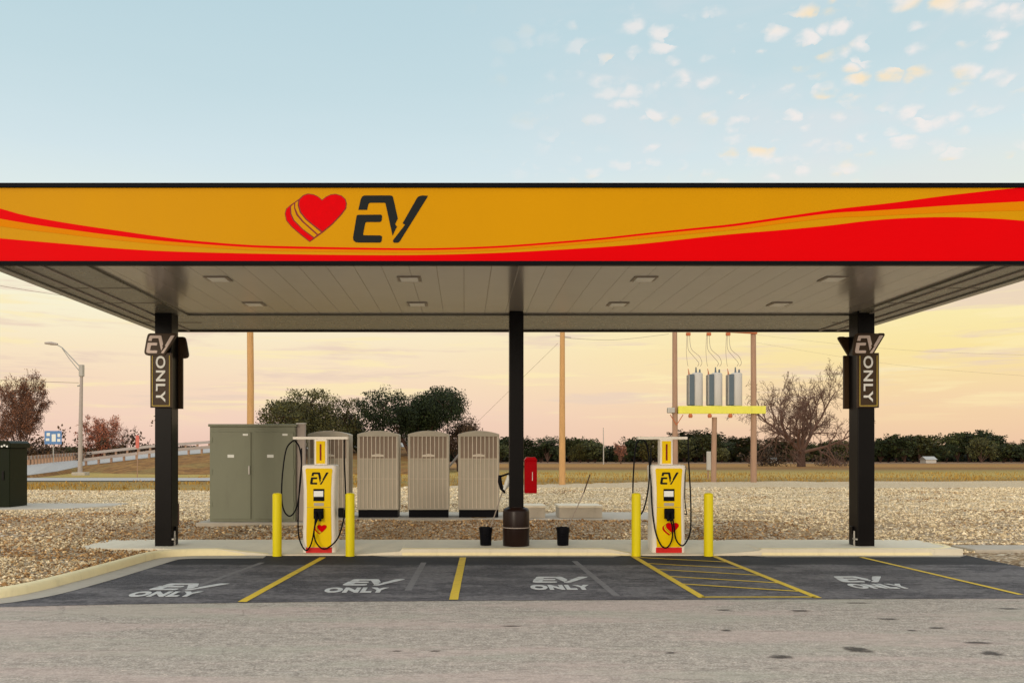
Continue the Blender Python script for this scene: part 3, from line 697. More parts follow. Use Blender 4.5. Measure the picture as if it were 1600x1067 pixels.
# EV ONLY signs: a pair on each square column
BO = _n([(838,92),(1120,92),(1165,110),(1190,200),(1232,190),(1300,105),(1335,90),(1440,88),(1470,115),(1462,150),(1235,520),(1200,600),(1170,622),(790,622),(730,605),(700,565),(698,515),(748,230),(775,130),(800,102)])
BOARD = _n([(838,92),(1180,92),(1300,98),(1335,88),(1440,88),(1470,115),(1462,150),(1200,585),(1170,622),(790,622),(730,605),(700,565),(698,515),(748,230),(775,130),(800,102)])
def ev_sign(xc, y, front, label):
    """front: faces the camera; else the same sign turned to face away"""
    o = thing('sign', label, 'sign', (xc, y, 2.84), 0 if front else math.pi, group='EV ONLY signs on the canopy columns')
    h = 0.345
    P = [((u-0.795)*h, 1.06+v*h) for u, v in BOARD]
    bd = MB().prism(P, -.02, -.085).build('emblem_board', 'sign_dark', o, 0.006)
    mb = MB(); mb2 = MB()
    for pc in EV_PIECES: mb.prism([((u-0.795)*h, 1.06+v*h) for u, v in pc], -.085, -.097)
    mb.build('emblem', 'letter_pink', bd)
    pn = MB().box(-.21, .21, 0, -.06, 0.0, 1.07).build('panel', 'sign_dark', o, 0.006)
    fr = MB()
    for xa in (-.175, .16): fr.box(xa, xa+.015, -.060, -.068, .03, 1.02)
    fr.box(-.16, .16, -.060, -.068, .03, .045)
    fr.build('border', 'sign_gold', pn)
    mtx = Matrix.Translation((-.005, -.064, .56)) @ UP @ Matrix.Rotation(-math.pi/2, 4, 'Z')
    place_text('lettering', 'ONLY', 'letter_white', 0.90, 0.185, mtx, pn, 0.02, 0.012, 1.1)
    return o
ev_sign(-5.92, 17.565, True, 'EV ONLY sign on the camera side of the left canopy column')
ev_sign(-5.86, 17.995, False, 'back of the dark sign on the far side of the left canopy column')
ev_sign(7.90, 17.565, True, 'EV ONLY sign on the camera side of the right canopy column')
ev_sign(7.84, 17.995, False, 'back of the dark sign on the far side of the right canopy column')

# ------------------------------------------------------------------ bollards
bo = None
for px, lab in ((433, 'yellow bollard left of the left charger'), (547, 'yellow bollard right of the left charger'),
                (994, 'yellow bollard left of the right charger'), (1107, 'yellow bollard right of the right charger')):
    x = (px-CX)*17.0/F
    if bo is None:
        bo = tag(MB().lathe([(.087, -.01), (.087, 1.165), (.080, 1.185), (.06, 1.197), (.02, 1.203)], 28).build('bollard', 'bollard_yellow', smooth=True), lab, 'bollard', 'yellow bollards by the chargers')
        bo.location = (x, 17.0, 0)
    else: dup(bo, (x, 17.0, 0), lab)

# ------------------------------------------------------------------ chargers
def rounded(w_, d, r, y0=0.0, n=4):
    P = []
    for cx_, cy_, a0 in ((w_/2-r, r, -90), (w_/2-r, d-r, 0), (-w_/2+r, d-r, 90), (-w_/2+r, r, 180)):
        for k in range(n+1):
            a = R(a0 + 90*k/n); P.append((cx_+r*math.cos(a), y0+cy_+r*math.sin(a)))
    return P
def charger(xc, label, mirror):
    YC = 17.3
    o = thing('ev_charger', label, 'charger', (xc, YC, 0.03), group='yellow EV chargers')
    lc = lambda px, py, d=0.0: Vector(((px-CX)*(YC+d)/F - xc, d, CZ + (HY-py)*(YC+d)/F - 0.03))
    D = 0.48
    secs = [(0.0, .63), (.02, .64), (.30, .645), (.8, .625), (1.2, .62), (1.5, .645), (1.63, .675), (1.68, .66), (1.70, .60)]
    mb = MB().ring_join([[(x, y, z) for x, y in rounded(wd, D - (0.05 if z > 1.69 else 0), .07, (.025 if z > 1.69 else 0))] for z, wd in secs])
    body = mb.build('body', 'charger_white', o, smooth=True)
    # yellow front panel, waisted like the body
    L = [(-.235, .11), (-.245, .30), (-.235, .8), (-.235, 1.2), (-.25, 1.5), (-.262, 1.60), (-.24, 1.63)]
    P = L + [(-x, z) for x, z in L[::-1]]
    panel = MB().prism(P, -.010, .02).build('front_panel', 'charger_yellow', o, 0.004)
    MB().box(-.25, .25, -.016, .02, -.005, .105).build('base_plinth', 'charger_red', o, 0.004)
    ev_logo('emblem', 'logo_black', -.170, 1.32, .235, -.010, -.014, panel, hx=.225)
    MB().box(-.235, .235, -.0115, -.009, .878, .884).build('panel_joint', 'cabinet_recess', panel)
    sc = MB().box(-.105, .105, -.022, -.009, 1.00, 1.235).build('display', 'rubber', panel, 0.004)
    MB().box(-.098, .085, -.0245, -.0215, 1.085, 1.195).build('screen', 'screen_white', sc)
    MB().box(-.095, .095, -.016, -.009, .905, .965).build('card_reader', 'cabinet_taupe', panel, .003)
    hx0 = -.03 if mirror else -.03
    MB().box(-.095, .095, -.07, -.009, .66, .86).build('connector_holder', 'rubber', o, 0.012)
    mb = MB()
    for s_ in (-1, 1): mb.tube([(s_*.045, -.055, .78), (s_*.045, -.10, .73), (s_*.04, -.11, .62)], [.034, .032, .024], 10)
    mb.build('connector', 'rubber', o, smooth=True)
    heart(-.13 if mirror else -.085, .335 if mirror else .36, .00058 if mirror else .00043, -.010, panel, 'charger_yellow', 'heart_emblem')
    # mast and cable arm
    MB().box(-.125, .125, .20, .42, 1.69, 2.20).build('mast', 'charger_white', o, 0.015)
    mf = MB().box(-.088, .088, .188, .21, 1.72, 2.16).build('mast_panel', 'charger_yellow', o, .004)
    place_text('lettering', 'CHARGE', 'charger_red', 0.30, 0.045, Matrix.Translation((0, .186, 1.93)) @ UP @ Matrix.Rotation(math.pi/2, 4, 'Z'), mf, 0.01, .003) if False else MB().box(-.018, .018, .184, .189, 1.78, 2.10).build('red_strip', 'heart_dark', mf, .002)
    if mirror: a0, a1 = -.55, .42
    else: a0, a1 = -.55, .53
    arm = MB().box(min(a0, -.3), a1, .22, .40, 2.19, 2.245).build('cable_arm', 'charger_white', o, 0.012)
    def cab(pts, r=.0145):
        P = spline(pts, 8); MB().tube(P, r, 8).build('cable', 'rubber', o, smooth=True)
    if not mirror:
        top = [(460, 687, .28), (448, 700, .2), (442, 735, .12), (440, 775, .05), (444, 798, .02), (453, 806, 0), (462, 796, 0), (467, 775, .03), (471, 730, .1), (468, 700, .2), (460, 687, .28)]
        dn = [(471, 700, .25), (471, 724, .2), (468, 760, .02), (466, 800, -.03), (467, 838, -.07), (477, 859, -.09), (486, 850, -.10), (491, 826, -.12), (493, 808, -.11)]
        rt_ = [(538, 684, .30), (538, 720, .22), (540, 775, .1), (538, 805, .02), (529, 838, -.05), (516, 853, -.09), (504, 857, -.11), (493, 845, -.13), (491, 826, -.14), (498, 806, -.11)]
        MB().box(.36, .46, .05, .2, .70, .86).build('cable_bracket', 'rubber', o, .01)
    else:
        top = [(1003, 685, .28), (994, 695, .2), (990, 735, .12), (989, 780, .05), (993, 803, .02), (1003, 801, 0), (1011, 775, .03), (1015, 735, .1), (1011, 697, .2), (1003, 685, .28)]
        dn = [(1017, 700, .25), (1017, 724, .2), (1018, 780, .0), (1023, 825, -.06), (1032, 850, -.09), (1042, 855, -.10), (1050, 842, -.12), (1050, 820, -.13), (1044, 806, -.11)]
        rt_ = [(1075, 682, .30), (1076, 720, .2), (1079, 775, .08), (1079, 825, -.02), (1073, 845, -.08), (1065, 852, -.10), (1056, 842, -.12), (1053, 820, -.13), (1049, 804, -.11)]
        cab([lc(1071, 728, .1), lc(1070, 770, .02), lc(1071, 790, 0), lc(1073, 803, 0), lc(1069, 802, .05)], .010)
    for pp in (top, dn, rt_): cab([lc(a, b_, c) for a, b_, c in pp])
    hk = lc(top[0][0], 686, .30)
    MB().tube([(hk.x, .30, hk.z), (hk.x, .30, 2.2)], .012, 8).build('cable_hook', 'rubber', o)
    return o
charger(-2.80, 'yellow and white EV charger standing in front of the ribbed cabinets', False)
charger(3.955, 'yellow and white EV charger at the head of the hatched aisle', True)

# ------------------------------------------------------------------ buckets with squeegees
bk = None
for px, lab in ((759, 'black bucket left of the centre column'), (879.5, 'black bucket right of the centre column')):
    x = (px-CX)*17.75/F; 
    if bk is None:
        bk = thing('bucket', lab, 'bucket', (x, 17.75, .13), group='black buckets by the centre column')
        MB().lathe([(.105, 0), (.112, .01), (.125, .34), (.131, .345), (.131, .36), (.122, .362), (.11, .05), (.02, .045)], 28).build('pail', 'rubber', bk, smooth=True)
        MB().tube([(-.13, 0, .34), (-.12, -.06, .26), (0, -.135, .20), (.12, -.06, .26), (.13, 0, .34)], .006, 6).build('handle', 'black_metal', bk)
    else: dup(bk, (x, 17.75, .13), lab)
sq = thing('squeegee', 'squeegee with a pale head leaning from the left bucket to the centre column', 'squeegee', (0.45, 17.75, .2))
def s_l(px, py, Y, b_): return W(px, py, Y) - Vector(b_)
bs = (0.45, 17.75, .2)
MB().tube([s_l(762, 838, 17.75, bs), s_l(786, 765, 17.9, bs)], .011, 8).build('pole', 'wire', sq)
MB().tube([s_l(781, 742, 17.9, bs), s_l(781, 752, 17.9, bs), s_l(784, 763, 17.9, bs), s_l(789, 770, 17.9, bs)], [.03, .045, .04, .02], 10).build('head', 'rubber', sq, smooth=True)
MB().tube([s_l(782, 744, 17.9, bs), s_l(797, 739, 17.9, bs)], .02, 8).build('rubber_blade', 'rubber', sq)
MB().tube([s_l(797, 743, 17.86, bs), s_l(793, 754, 17.86, bs), s_l(788, 765, 17.86, bs)], [.055, .06, .03], 10).build('sponge', 'label_white', sq, smooth=True)
sq2 = thing('squeegee_pole', 'thin bare handle leaning out of the right bucket', 'squeegee', (1.95, 17.75, .2))
bs = (1.95, 17.75, .2)
MB().tube([s_l(881, 838, 17.75, bs), s_l(912, 770, 17.85, bs)], .010, 8).build('pole', 'wire', sq2)
MB().tube([s_l(912, 770, 17.85, bs), s_l(922, 741, 17.9, bs)], .012, 8).build('grip', 'bark', sq2)

# ------------------------------------------------------------------ equipment pad and cabinets
pad = MB(); pad.box(-6.15, -3.5, 20.55, 23.0, .05, .35); pad.box(-3.5, 5.0, 21.7, 24.2, .05, .346)
tag(pad.build('equipment_pad', 'pad_concrete', None, 0.02), None, None, kind='structure')
uc = thing('utility_cabinet', 'large sage green two door electrical cabinet behind the left charger', 'cabinet', (-4.92, 20.85, .35))
s20 = 20.85/F; hw = 67*s20
MB().box(-hw, hw, 0, .95, 0, 2.21).build('housing', 'utility_green', uc, 0.015)
MB().box(-hw-.03, hw+.03, -.04, .99, 2.21, 2.27).build('roof', 'utility_green', uc, 0.012)
for sx_ in (-1, 1):
    d = MB().box(*( (-hw+.04, -.035) if sx_ < 0 else (.035-.0, hw-.04) ), -.025, .001, .06, 2.08).build('door', 'utility_green', uc, 0.008)
    xm = (-.50 if sx_ < 0 else .42)
    MB().box(xm-.075, xm+.075, -.031, -.024, 1.49, 1.56).build('warning_label', 'label_white', d)
    MB().box(xm+.28, xm+.40, -.031, -.024, 2.0, 2.045).build('nameplate', 'label_white', d)
    for hz_ in (.35, 1.1, 1.85): MB().box(sx_*(hw-.05)-.02, sx_*(hw-.05)+.02, -.036, -.02, hz_, hz_+.12).build('hinge', 'utility_green', d, .003)
dd = MB().box(-.09, -.055, -.06, -.022, 1.10, 1.30).build('handle', 'galvanised', uc, .006)
mp = thing('meter_post', 'pale grey square post standing at the right side of the green cabinet', 'post', (-3.82, 20.95, .35))
MB().box(-.10, .10, 0, .16, 0, 2.27).build('post', 'grey_pipe', mp, .012)
MB().box(-.11, .11, -.01, .17, 2.27, 2.30).build('cap', 'galvanised', mp, .006)

def power_cabinet(label, x):
    o = thing('power_cabinet', label, 'cabinet', (x, 22.2, .35), group='ribbed taupe power cabinets')
    Wd, Hh, Dd = 1.02, 2.13, .78
    MB().box(-Wd/2+.02, Wd/2-.02, .04, Dd-.03, 0, .19).build('plinth', 'rubber', o)
    arch = [(-Wd/2, .19), (Wd/2, .19)] + [(Wd/2 - Wd*k/12, Hh-.07 + .085*(1-((k-6)/6)**2)) for k in range(13)]
    MB().prism(arch, .02, Dd).build('housing', 'cabinet_taupe', o, 0.02)
    fr = MB(); t_ = .035
    fr.box(-Wd/2, -Wd/2+t_, -.02, .03, .19, Hh-.07); fr.box(Wd/2-t_, Wd/2, -.02, .03, .19, Hh-.07)
    ar = [(-Wd/2, Hh-.13), (Wd/2, Hh-.13)] + [(Wd/2 - Wd*k/12, Hh-.07 + .085*(1-((k-6)/6)**2)) for k in range(13)]
    fr.prism(ar, -.022, .025); fr.box(-Wd/2+t_, Wd/2-t_, -.02, .02, .19, .225)
    fr.build('front_frame', 'cabinet_taupe', o, 0.006)
    MB().box(-Wd/2+t_, Wd/2-t_, .008, .022, 1.46, Hh-.13).build('vent_panel', 'cabinet_recess', o)
    MB().box(-Wd/2+t_, Wd/2-t_, .008, .022, .225, 1.45).build('front_door', 'cabinet_taupe', o)
    fn = MB(); N = 9
    for k in range(N+1):
        xx = -Wd/2+t_+.012 + (Wd-2*t_-.024)*k/N
        wd = .022
        fn.box(xx-wd/2, xx+wd/2, -.018, .01, .225, Hh-.13)
    fn.build('ribs', 'cabinet_fin', o, .003)
    for zz in (.95, 1.45): MB().box(-Wd/2+t_, Wd/2-t_, -.006, .01, zz, zz+.012).build('crossbar', 'cabinet_fin', o)
    MB().prism([(-.17, 1.50), (.17, 1.50), (.14, 1.55), (0, 1.575), (-.14, 1.55)], -.028, -.018).build('badge', 'cabinet_fin', o, .003)
    return o
pc = power_cabinet('ribbed taupe power cabinet directly behind the left charger mast', (513-CX)*22.2/F)
for px, lab in ((590.5, 'ribbed taupe power cabinet second from the left, right of the left charger'), (669.5, 'ribbed taupe power cabinet third from the left, under the dark oak'),
                (748, 'rightmost ribbed taupe power cabinet, next to the centre column')):
    dup(pc, ((px-CX)*22.2/F, 22.2, .35), lab)
# conduit rising between the cabinets
tag(MB().tube([(-.45, 23.4, .4), (-.45, 23.4, 1.5), (-.05, 23.4, 2.0)], .03, 8).build('conduit', 'grey_pipe', smooth=True), 'thin grey conduit slanting up between the two rightmost ribbed cabinets', 'pipe')
# low concrete handhole boxes
for i, (a, b_, lab) in enumerate(((806, 852, 'low concrete box behind the centre column, below the red box'), (874, 941, 'longer low concrete box right of the centre column'))):
    o = thing('handhole_box', lab, 'concrete box', ((a+b_)/2*22/F-CX*22/F, 22.0, .346))
    hw_ = (b_-a)/2*22/F
    MB().box(-hw_, hw_, 0, .9, 0, .25).build('housing', 'pad_concrete', o, .012)
    MB().box(-hw_-.02, hw_+.02, -.02, .92, .25, .31).build('lid', 'concrete', o, .012)
rbx = thing('fire_extinguisher_cabinet', 'red metal box on a post behind the centre column', 'red box', (2*0+ (829.5-CX)*21.0/F, 21.0, .3))
MB().box(-.145, .145, 0, .26, .70, 1.47).build('cabinet', 'red_box', rbx, .02)
MB().prism([(-.16, 1.47), (.16, 1.47), (.10, 1.55), (-.10, 1.55)], -.01, .27).build('hood', 'red_box', rbx, .008)
MB().box(-.115, .115, -.008, .002, .74, 1.43).build('door', 'red_box', rbx, .006)
MB().box(.028, .042, -.016, -.006, 1.0, 1.2).build('window', 'label_white', rbx.children[-1])
MB().box(-.03-.2, .03-.2, .10, .16, 0, 1.5).build('post', 'black_metal', rbx)
MB().box(-.2, .145, .26, .28, 1.3, 1.35).build('bracket', 'black_metal', rbx)
# dark green transformer at the left edge
tf = thing('pad_transformer', 'dark green pad mounted transformer box at the left edge', 'transformer', (-13.85, 25.9, .36))
MB().box(-1.1, .72, 0, 1.05, 0, 1.72).build('tank', 'transformer_green', tf, .02)
MB().prism([(-1.16, 1.72), (.77, 1.72), (.77, 1.86), (.69, 1.93), (-1.1, 1.93), (-1.16, 1.86)], -.06, 1.11).build('lid', 'transformer_green', tf, .015)
MB().box(.04, .07, -.015, 0, .05, 1.68).build('door_seam', 'black_metal', tf)
mb = MB(); 
for k in range(3): mb.box(.50+.075*k, .55+.075*k, -.075, -.055, 1.74+.03*(k % 2), 1.79+.03*(k % 2))
mb.build('hazard_sticker', 'label_white', tf)
MB().box(.5, .56, -.03, 0, .8, 1.05).build('handle', 'black_metal', tf)
tp = MB().prism([(-16.5, 24.6), (-11.2, 25.5), (-10.5, 26.9), (-10.5, 28), (-16.5, 28)], .12, .365, 'xy').build('transformer_pad', 'pad_concrete', None, .02); struct(tp)
stk = tag(MB().box(-6.62, -6.585, 20.7, 20.73, .2, .78).build('wooden_stake', 'bark', None, .004), 'short dark wooden stake in the gravel left of the green cabinet', 'stake')

# ------------------------------------------------------------------ gravel stones (uncountable)
def stones(name, m, pts, sizes):
    base_v = [Vector(p) for p in ((1, 0, 0), (-1, 0, 0), (0, 1, 0), (0, -1, 0), (0, 0, 1), (0, 0, -1))]
    base_f = [(0, 2, 4), (2, 1, 4), (1, 3, 4), (3, 0, 4), (2, 0, 5), (1, 2, 5), (3, 1, 5), (0, 3, 5)]
    V = []; Fc = []
    for (x, y, z), s_ in zip(pts, sizes):
        i = len(V); a = random.random()*6.28; ca, sa = math.cos(a), math.sin(a)
        kx, ky, kz = s_*random.uniform(.5, 1.2), s_*random.uniform(.5, 1.0), s_*random.uniform(.35, .8)
        tx, ty = random.uniform(-.5, .5), random.uniform(-.5, .5)
        for b_ in base_v:
            px, py, pz = (b_.x+random.uniform(-.3, .3))*kx, (b_.y+random.uniform(-.3, .3))*ky, (b_.z+random.uniform(-.25, .25))*kz
            pz += tx*px + ty*py
            V.append((x+px*ca-py*sa, y+px*sa+py*ca, z+pz))
        Fc += [tuple(i+k for k in f_) for f_ in base_f]
    me = bpy.data.meshes.new(name); me.from_pydata(V, [], Fc); me.materials.append(M[m])
    o = link(name, me); return o
def blocked(x, y):
    return (-6.15 < x < -3.5 and 20.5 < y < 23.05) or (-3.5 <= x < 5.05 and 21.65 < y < 24.25) or (x < -10.4 and y > 24.5 and y < 28 and y > 24.6+(x+16.5)*.17)
P1, S1, P2, S2 = [], [], [], []
tries = 0
while tries < 150000:
    tries += 1
    u = random.random()
    y = 11.0 + 30*(u**1.5)
    x = random.uniform(-0.54*y - .5, 0.66*y + .5)
    if not is_gravel(x, y) or blocked(x, y): continue
    z = (rough_gz(x, y)*(0.9 if y < 18.9 else 1)) + 0.005
    if x > 9.4 and y < 18.3:
        if x > 9.85 and 17.3 < y < 18.25: continue
        z = .04
    pn = mnoise.noise(Vector((x*.35, y*.35, 2)))
    brown = (pn + (0.55 if y < 21.6 and -7.5 < x < 7 else 0.15 if x < -7 and y < 24 and y > 15.5 else -0.35) + random.uniform(-.35, .35)) > 0.1  # darker brown stones chosen more often close behind the island and at far left
    s_ = random.choice((.016, .021, .026, .032, .042)) * (1 + max(0, y-22)*.014)
    if random.random() < .02: s_ *= 1.9
    if 8.3 < x < 13 and y < 20.3 and pn > -.25: brown = False; s_ *= 1.15
    if x < -6.3 and y < 15.4 and random.random() < .6: brown = False
    if brown: P2.append((x, y, z)); S2.append(s_*.85)
    else: P1.append((x, y, z)); S1.append(s_)
tag(stones('gravel_stones', 'stone', P1, S1), 'pale crushed stone covering the ground behind the island', 'gravel', kind='stuff')
tag(stones('brown_gravel', 'stone_brown', P2, S2), 'darker brown stones nearest the island and pads', 'gravel', kind='stuff')
# dry grass blades along the field edge
V, Fc = [], []
for k in range(30000):
    y = 36 + 50*random.random()**1.4; x = random.uniform(-.55*y, .68*y)
    if y < gravel_far(x) - .3 or (55 < y < 63 and x < -13): continue
    if x < -20 and y > 52: continue
    cl_ = mnoise.noise(Vector((x*.25, y*.25, 0)))
    if cl_ < random.uniform(-.5, .3): continue
    z = field_z(x, y); h = random.uniform(.06, .16)*(1+max(0, cl_)*1.2); a = random.uniform(0, 3.14); wd = .035
    i = len(V); lx, ly = random.uniform(-.06, .06), random.uniform(-.06, .06)
    V += [(x-wd*math.cos(a), y-wd*math.sin(a), z-.02), (x+wd*math.cos(a), y+wd*math.sin(a), z-.02), (x+lx, y+ly, z+h)]; Fc.append((i, i+1, i+2))
me = bpy.data.meshes.new('dry_grass'); me.from_pydata(V, [], Fc); me.materials.append(M['grass_blade'])
tag(link('dry_grass', me), 'short dry grass growing beyond the gravel', 'grass', kind='stuff')

# ------------------------------------------------------------------ poles, lamps and wires
def gzf(x, y): return field_z(x, y)
def pole(px, Y, top, r0, r1, label, m='wood_pole', group=None, name='utility_pole'):
    x = (px-CX)*Y/F; z = min(gz(x, Y), gzf(x, Y)) - .1
    o = thing(name, label, 'pole', (x, Y, z), group=group)
    MB().tube([(0, 0, 0), (random.uniform(-.02, .02), 0, (top-z)*.5), (random.uniform(-.05, .05), 0, top-z)], [r0, (r0+r1)/2, r1], 14).build('shaft', m, o, smooth=True)
    return o
p1 = pole(391, 42, 10.5, .17, .14, 'orange brown wooden utility pole behind the green cabinet', group='wooden utility poles')
p2 = pole(878.5, 46, 8.4, .17, .125, 'orange brown wooden utility pole right of the centre column', group='wooden utility poles')
MB().box(-.9, .9, -.06, .06, 8.0-.14, 8.12-.14).build('crossarm', 'wood_grey', p1)
mb = MB(); mb.tube([(-.35, 0, 7.86), (0, 0, 7.80), (.45, 0, 7.74)], .02, 6); mb.build('bracket', 'galvanised', p2)
z2 = 7.8
YT = 51.0
p3 = pole(1055, YT, 10.2, .165, .13, 'weathered pole at the left end of the transformer rack', 'wood_grey', 'poles of the transformer rack')
p4 = pole(1177.5, YT, 10.2, .175, .14, 'weathered pole at the right end of the transformer rack, before the bare tree', 'wood_grey', 'poles of the transformer rack')
p5 = pole(1115, YT, 3.9, .15, .14, 'short pole under the middle of the transformer rack', 'wood_grey', 'poles of the transformer rack')
rack = thing('transformer_rack', 'yellow beam platform spanning two poles under three grey transformers', 'platform', ((1120-CX)*YT/F, YT, 0))
sT = YT/F; rx = (1120-CX)*sT
T = lambda px, py, d=0.0: Vector(((px-CX)*sT - rx, d, CZ+(HY-py)*sT))
a, b_ = T(1058, 645), T(1194, 634)
MB().box(a.x, b_.x, -.32, -.20, CZ+(HY-646.5)*sT, CZ+(HY-634.5)*sT).build('beam', 'rack_yellow', rack, .02)
MB().box(a.x-.25, b_.x-.1, .20, .32, CZ+(HY-646)*sT, CZ+(HY-635)*sT).build('beam', 'rack_yellow', rack, .02)
mb = MB()
for px in (1076, 1107, 1138, 1190): q = T(px, 640); mb.box(q.x-.05, q.x+.05, -.20, .20, q.z-.1, q.z+.12)
mb.build('crosspiece', 'galvanised', rack)
mb = MB(); q = T(1047, 641); mb.box(q.x-.2, q.x+.2, -.34, -.05, q.z-.16, q.z+.14); mb.build('end_bracket', 'galvanised', rack, .03)
for u, v_ in ((1046, 1056), (1066, 1056)): MB().tube([T(u, 648, -.2), T(v_, 664, -.17)], .025, 6).build('brace', 'crossarm_rust', rack)
mb = MB()
for px in (1077, 1107, 1139): mb.lathe([(.10, -.25), (.13, -.12), (.05, 0)], 10, T(px, 640).x, -.26)
for k, vv in enumerate(mb.v): mb.v[k] = (vv[0], vv[1], vv[2]+T(0, 646).z)
mb.build('insulator', 'crossarm_rust', rack)
xb = thing('crossarm', 'rust orange crossarm between the tops of the two rack poles', 'crossarm', (rx, YT, 0))
MB().tube([T(1070, 515, -.2), T(1120, 517.5, -.2), T(1181, 521, -.2)], .07, 8).build('bar', 'crossarm_rust', xb)
for px in (1074, 1106, 1136): q = T(px, 521); MB().box(q.x-.12, q.x+.12, -.28, -.12, q.z-.15, q.z+.02).build('switch', 'crossarm_rust', xb, .02)
tr = None
for k, (px, lab) in enumerate(((1086, 'left one of the three grey transformers on the yellow beam'), (1116.5, 'middle one of the three grey transformers on the yellow beam'), (1147.5, 'right one of the three grey transformers on the yellow beam'))):
    loc = ((px-CX)*sT, YT, CZ+(HY-634)*sT)
    if tr is None:
        tr = thing('pole_transformer', lab, 'transformer', loc, group='grey transformers on the rack')
        MB().lathe([(.30, 0), (.31, .03), (.31, 1.80), (.27, 1.86), (.1, 1.9)], 20, .12, 0).build('tank', 'tank_grey', tr, smooth=True)
        mb = MB(); mb.box(-.38, -.10, -.28, .28, .02, 1.78); mb.build('radiator', 'tank_dark', tr, .02)
        mb = MB()
        for q in range(6): mb.box(-.42, -.38, -.26+.1*q, -.24+.1*q, .05, 1.75)
        mb.build('fins', 'galvanised', tr)
        mb = MB(); mb.tube([(-.34, 0, 1.75), (-.36, 0, 1.95), (-.40, 0, 2.12)], [.05, .03, .015], 8); mb.build('bushing', 'crossarm_rust', tr)
        mb = MB(); mb.tube([(.06, 0, 1.88), (.05, 0, 2.2)], [.06, .03], 8); mb.tube([(.26, 0, 1.8), (.27, 0, 2.08)], [.07, .04], 8); mb.build('bushing', 'tank_dark', tr)
    else: dup(tr, loc, lab)
    mb = MB()
    c = px
    mb.tube(spline([T(c-12.5, 523, -.2), T(c-12, 545, -.15), T(c-4, 556, -.1), T(c+5, 567, -.1), T(c+4, 572, 0)], 5), .014, 5)
    mb.tube(spline([T(c-10, 523, -.2), T(c-7, 545, -.15), T(c+6, 557, -.1), T(c+10, 567, -.1), T(c+8, 572, 0)], 5), .014, 5)
    mb.tube(spline([T(c-14, 523, -.2), T(c-15, 548, -.2), T(c-13, 565, -.1), T(c-11, 572, 0)], 5), .012, 5)
    for q, vv in enumerate(mb.v): mb.v[q] = (vv[0]+rx, vv[1]+YT, vv[2])
    tag(mb.build('lead_wires', 'wire'), 'thin lead wires dropping to the %s transformer' % ('left', 'middle', 'right')[k], 'wire', 'lead wires of the transformers')
# guy wires and overhead lines
def wire(pts, r, label):
    return tag(MB().tube(spline(pts, 8), r, 5).build('overhead_wire', 'wire'), label, 'wire')
wire([W(872, 536, 46), W(745, 660, 50)], .008, 'faint guy wire slanting down left from the pole beside the centre column')
wire([W(1045, 522, 51), W(960, 531, 48), W(880, 528, 46)], .009, 'thin wire sagging between the middle pole and the transformer rack')
wire([W(-40, 592, 70), W(60, 596, 72), W(123, 598, 74)], .020, 'upper thin wire running from the left edge to the street lamp')
wire([W(-40, 440, 40), W(150, 468, 44), W(391, 480, 42)], .010, 'thin wire crossing the sky under the left canopy edge')
wire([W(1180, 535, 51), W(1400, 570, 46), W(1640, 590, 42)], .0045, 'thin wire running right from the transformer rack')
wire([W(1180, 523, 51), W(1400, 546, 46), W(1640, 556, 42)], .0045, 'upper thin wire running right from the transformer rack')
# highway lamp
YL = 74.0; lx = (126-CX)*YL/F; lz = field_z(lx, YL)
la = thing('street_lamp', 'tall pale street lamp with a long arm to the left', 'street lamp', (lx, YL, lz))
Lp = lambda px, py: Vector(((px-126)*YL/F, 0, CZ+(HY-py)*YL/F - lz))
MB().tube([Lp(125, 748), Lp(126, 660), Lp(127.5, 578)], [.19, .16, .12], 12).build('shaft', 'grey_pipe', la, smooth=True)
MB().tube([Lp(127.5, 588), Lp(127.5, 570)], .22, 10).build('collar', 'galvanised', la, .02)
mb = MB(); mb.tube([Lp(127, 575), Lp(112, 559), Lp(97, 543), Lp(88, 538)], .045, 6); mb.tube([Lp(126, 582), Lp(108, 560), Lp(97, 544)], .035, 6); mb.build('arm', 'galvanised', la)
MB().tube([Lp(90, 538), Lp(80, 536.5), Lp(70, 536)], [.09, .14, .08], 8).build('lamp_head', 'grey_pipe', la, smooth=True)
MB().box(-.55, .55, -.5, .5, -.1, .25).build('footing', 'pad_concrete', la, .03)
MB().tube([Lp(126, 602), Lp(121, 603)], .06, 6).build('bracket', 'galvanised', la)
o = pole(943, 190, CZ+(HY-668)*190/F, .12, .08, 'very thin distant lamp post before the far wood', 'galvanised', name='lamp_post')
# highway sign and marker
YS = 88; sxp = (83-CX)*YS/F; szz = field_z(sxp, YS)-.1
sg = thing('highway_sign', 'blue highway sign board on a post at the left', 'sign', (sxp, YS, szz))
ztop, zbot = CZ+(HY-673)*YS/F-szz, CZ+(HY-694)*YS/F-szz
MB().tube([(0, .05, 0), (0, .05, zbot+.4)], .06, 6).build('post', 'galvanised', sg)
bd = MB().box(-.85, .85, -.03, .03, zbot, ztop).build('board', 'sign_blue', sg, .03)
mb = MB(); 
for a_, b2, c_, d_ in ((-.12, .28, .2, .75), (-.62, -.3, .62, .85), (.45, .7, .55, .8), (-.7, -.35, .25, .45), (.42, .72, .2, .4)): mb.box(a_, b2, -.045, -.03, zbot+(ztop-zbot)*c_, zbot+(ztop-zbot)*d_)
mb.build('white_panel', 'label_white', bd)
YS = 66; mx = (214.5-CX)*YS/F; mz = field_z(mx, YS)
mk = thing('marker_post', 'thin post with a red marker on top left of the left column', 'marker', (mx, YS, mz))
MB().tube([(0, 0, -.1), (.03, 0, CZ+(HY-700)*YS/F-mz)], .03, 6).build('post', 'wood_grey', mk)
MB().box(-.12, .14, -.03, .03, CZ+(HY-700)*YS/F-mz, CZ+(HY-680)*YS/F-mz).build('marker', 'marker_red', mk, .02)
ub = thing('utility_box', 'small pale box on a post before the far wood, left of the short rack pole', 'utility box', ((1108-CX)*60/F, 60, 0))
